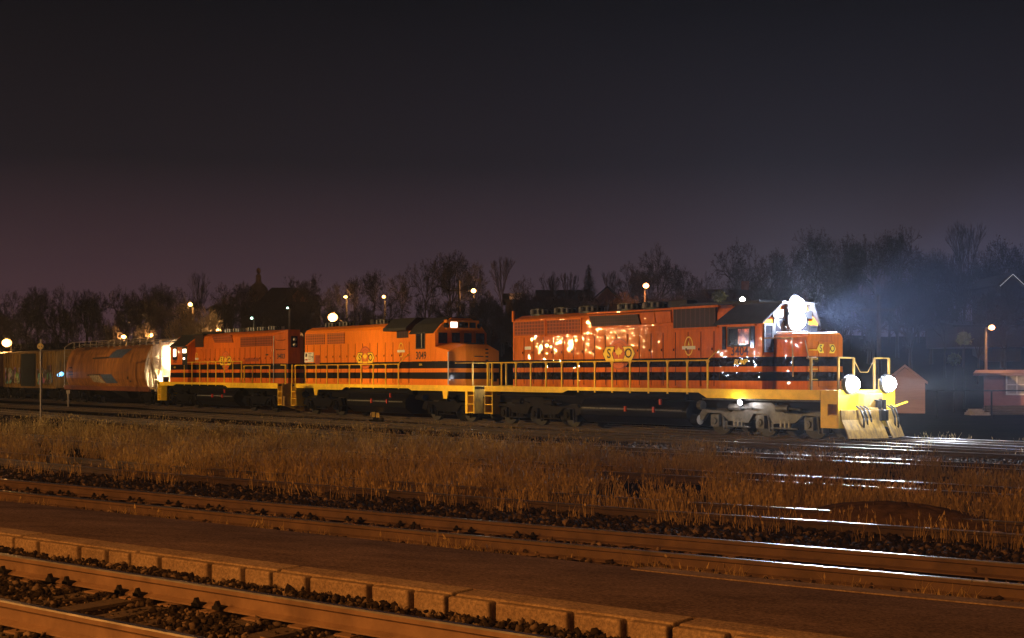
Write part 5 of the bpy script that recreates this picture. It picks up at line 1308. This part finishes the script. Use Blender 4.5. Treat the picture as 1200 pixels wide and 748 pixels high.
ROWS = ['bare tree in the dark row on the hill above the hopper car and boxcar', 'bare tree between the fan-shaped tree and the church', 'bare tree on the hill behind the middle locomotive hood', 'bare tree on the skyline behind the gap between middle and front locomotives',
        'bare tree in the row around the big dome-shaped tree', 'bare tree on the skyline close around the headlight', 'bare tree in the row on the skyline at the right']
for px, yt, wd, kd, l in SKY:
    tree(px, yt, wd, kd, ROWS[l] if isinstance(l, int) else l, 'bare trees along the hilltop', g=random.uniform(3, 10))
for i in range(108):                                            # lower undergrowth trees that darken the slope
    px = -90 + 1390 * (i + random.uniform(-.4, .4)) / 107; base = interp(px, [0, 200, 300, 450, 600, 720, 900, 1060, 1200], [348, 346, 348, 345, 345, 344, 322, 312, 312])
    near = i % 3
    lb = ROWS[int(np.interp(px, [0, 215, 300, 480, 690, 850, 1060, 1220], [0, 1, 2, 3, 4, 5, 6, 6]))].replace('bare tree', 'low undergrowth tree').replace(' on the skyline', ' below the skyline')
    tree(px, base + near * 16 + random.uniform(-6, 8), random.uniform(36, 60), random.choice(('dense', 'bush', 'bush', 'broad')), lb, 'undergrowth trees on the hillside', g=-1 - near * 7 + random.uniform(-2, 2))
for px, yt in ((562, 338), (574, 346), (588, 350), (616, 340), (628, 341), (645, 345), (660, 347), (676, 343), (688, 345), (704, 346), (722, 343), (736, 340), (806, 338), (822, 336), (836, 343), (884, 338), (898, 336), (914, 332)):
    tree(px, yt, random.uniform(26, 40), random.choice(('bush', 'dense')), 'low tangled tree in front of the dark hill houses', 'undergrowth trees on the hillside', g=-9)
for px, yt, wd, g_ in ((222, 362, 26, -24), (238, 358, 30, -26), (247, 366, 24, -27), (212, 372, 22, -25)):
    tree(px, yt, wd, 'pale', 'bare bush lit yellow by the lamp above the rear locomotive', 'lamp-lit bushes', g=g_)
# conifer
q = at(690, 308, 126); gz = float(hill(q.x, 126)); h = q.z - gz
o = empty('conifer_tree', (q.x, 126, gz - .1)); tag(o, 'dark pointed conifer on the skyline between two dark roofs', 'tree')
mb = MB(); mb.cyl((0, 0, 0), (0, 0, h * .97), .16, 8, .02); mb.build('trunk', M['bark'], o)
n = 5200; zz = h * (1 - np.sqrt(RNG.uniform(0, 1, n)) * .94); rr = (h - zz) * .27 * RNG.uniform(.25, 1.08, n) * (1 + .18 * np.sin(zz * 6)); a = RNG.uniform(0, 6.28, n)
C_ = np.stack([np.cos(a) * rr, np.sin(a) * rr, zz], 1); ou = np.stack([np.cos(a), np.sin(a), np.full(n, -.35)], 1) * RNG.uniform(.15, .4, (n, 1)); sd = np.stack([-np.sin(a), np.cos(a), np.zeros(n)], 1) * RNG.uniform(.04, .1, (n, 1))
V = np.stack([C_ - sd, C_ + sd, C_ + ou], 1).reshape(-1, 3); cr = raw_mesh('crown', V, np.arange(n * 3).reshape(-1, 3), M['needle']); cr.parent = o
# leafy shrubs lit by the lamps
def leafy(px, py, wpx, hpx, Y, label):
    q = at(px, py + hpx, Y); s = Y / F; gz = min(float(hill(q.x, Y)), q.z); o = empty('leafy_shrub', (q.x, Y, gz)); tag(o, label, 'shrub', 'lamp-lit shrubs')
    mb = MB(); mb.cyl((0, 0, 0), (0, 0, q.z - gz + hpx * s * .5), .06, 6, .02); mb.build('stem', M['bark'], o)
    n = 900; P = RNG.normal(0, 1, (n, 3)); P /= np.linalg.norm(P, axis=1)[:, None]; P *= RNG.uniform(.45, 1, (n, 1)); P = P * np.array([wpx * s / 2, wpx * s / 2.4, hpx * s / 2]) + np.array([0, 0, q.z - gz + hpx * s / 2])
    A = RNG.normal(0, .10, (n, 3)); B = RNG.normal(0, .10, (n, 3)); V = np.stack([P, P + A, P + A * .6 + B], 1).reshape(-1, 3)
    cr = raw_mesh('crown', V, np.arange(n * 3).reshape(-1, 3), M['shrub_leaf']); cr.parent = o
leafy(843, 342, 17, 11, 99, 'rounded leafy shrub lit yellow beside the white lamp above the front cab')
leafy(1130, 390, 14, 14, 82, 'leafy shrub with yellow-lit leaves left of the orange lamp at the right')
leafy(1118, 417, 12, 8, 80, 'low pale shrub under the yellow-lit shrub at the right')
point('right shrub light', at(1122, 396, 80.0), 18, (1, .75, .3), .05)  # bare point light by the right-hand shrubs, no fixture modelled
point('left shrub light', at(850, 356, 97.0), 14, (1, .85, .45), .05)  # bare point light by the shrub above the front cab, no fixture modelled

# ------------------------------------------------------------------ station and yard lamps out of frame
def mast(loc, h, label, heads):
    o = empty('floodlight_mast', (loc[0], loc[1], 0)); tag(o, label, 'floodlight mast')
    mb = MB(); mb.cyl((0, 0, 0), (0, 0, h), .14, 12, .08); mb.build('pole', M['lamp_metal'], o)
    mb = MB(); mb.box(-.8, .8, -.05, .05, h - .1, h); mb.build('crossbar', M['lamp_metal'], o)
    return o
FL = (-84., 8., 9.0)
mast(FL[:2], FL[2] + .6, 'tall floodlight mast at the far left of the yard', 3)
for k in range(11):                                            # a battery of narrow floods along the train
    a = R(18.5 + 5.1 * k); ux, uy = math.cos(a), math.sin(a)   # where this bearing crosses the train line
    t = ((FL[1] - TY) * ux - (FL[0] - TX) * uy) / (DY * ux - DX * uy)
    spot('yard floodlight', FL, tpos(t, 0, 2.2), interp(t, (-75, -50, -25, -8, 4, 16), (720e3, 720e3, 860e3, 1500e3, 1150e3, 760e3)), (1, .60, .19), 8.6, .85, .12)
def platform_lamp(loc, power, label, col=(1, .385, .075), bare=False):
    o = empty('platform_lamp', (loc[0], loc[1], 0)); tag(o, label, 'platform lamp')
    mb = MB(); mb.cyl((0, 0, 0), (0, 0, loc[2]), .09, 10, .06); mb.build('pole', M['lamp_metal'], o)
    dv = Vector((-loc[0], 30 - loc[1], 0)).normalized() * 1.1
    mb = MB(); mb.tube([(0, 0, loc[2] - .1), (dv.x, dv.y, loc[2] + .06)], .04); mb.build('arm', M['lamp_metal'], o)
    mb = MB(); mb.box(dv.x - .3, dv.x + .3, dv.y - .15, dv.y + .15, loc[2], loc[2] + .12); mb.build('lamp_head', M['lamp_metal'], o)
    mb = MB(); mb.box(dv.x - .24, dv.x + .24, dv.y - .1, dv.y + .1, loc[2] - .04, loc[2] - .002); mb.build('bulb', EM_SODIUM, o)
    q = Vector((loc[0] + dv.x, loc[1] + dv.y, loc[2] - .12)); 
    if bare: point('yard lamp light', q, power, col, .15)
    else: spot('platform lamp light', q, q - Vector((0, 0, 5)), power, col, 166, .12, .15)
platform_lamp((-9, .5, 10), 7000, 'tall platform lamp left of the camera')
platform_lamp((-12, -8, 7.5), 9500, 'platform lamp behind the camera on the left')
platform_lamp((9, -9, 9), 2200, 'platform lamp behind the camera on the right')
platform_lamp((-27, 8, 7.5), 14000, 'platform lamp far along the platform on the left')
platform_lamp((44, 62, 6.5), 9000, 'added unseen lamp lighting the shed and brick house, right of the view', (1, .70, .66))  # added out of view to brighten the shed and brick house
platform_lamp((-54.7, 60.3, 6.2), 2600, 'yard lamp beside the train, farther left of the view', (1, .6, .22), True)
platform_lamp((-43.7, 63.2, 5.0), 5600, 'yard lamp beside the train, left of the view', (1, .6, .22), True)
platform_lamp((-38, 47.6, 4.2), 1500, 'white yard lamp beside the tracks, left of the view', (.8, .9, 1), True)

# ------------------------------------------------------------------ air
m = bpy.data.materials.new('night haze'); m.use_nodes = True; nt = m.node_tree; nt.nodes.clear()
ou = nt.nodes.new('ShaderNodeOutputMaterial'); pv = nt.nodes.new('ShaderNodeVolumePrincipled'); pv.inputs['Density'].default_value = .00045; pv.inputs['Color'].default_value = (.78, .86, 1, 1); pv.inputs['Anisotropy'].default_value = .45
nt.links.new(pv.outputs[0], ou.inputs['Volume'])
mb = MB(); mb.box(-260, 200, -40, 330, -1.2, 34); hzo = mb.build('haze', m); tag(hzo, kind='stuff')

# ------------------------------------------------------------------ render settings
vs_ = SC.view_settings; vs_.view_transform = 'Standard'; vs_.look = 'None'; vs_.exposure = 0; vs_.gamma = 1; vs_.use_curve_mapping = False
SC.render.engine = 'CYCLES'; cy = SC.cycles
cy.use_denoising = True; cy.max_bounces = 4; cy.diffuse_bounces = 2; cy.glossy_bounces = 2; cy.transmission_bounces = 2; cy.volume_bounces = 0; cy.transparent_max_bounces = 4
cy.sample_clamp_indirect = 4; cy.caustics_reflective = False; cy.caustics_refractive = False
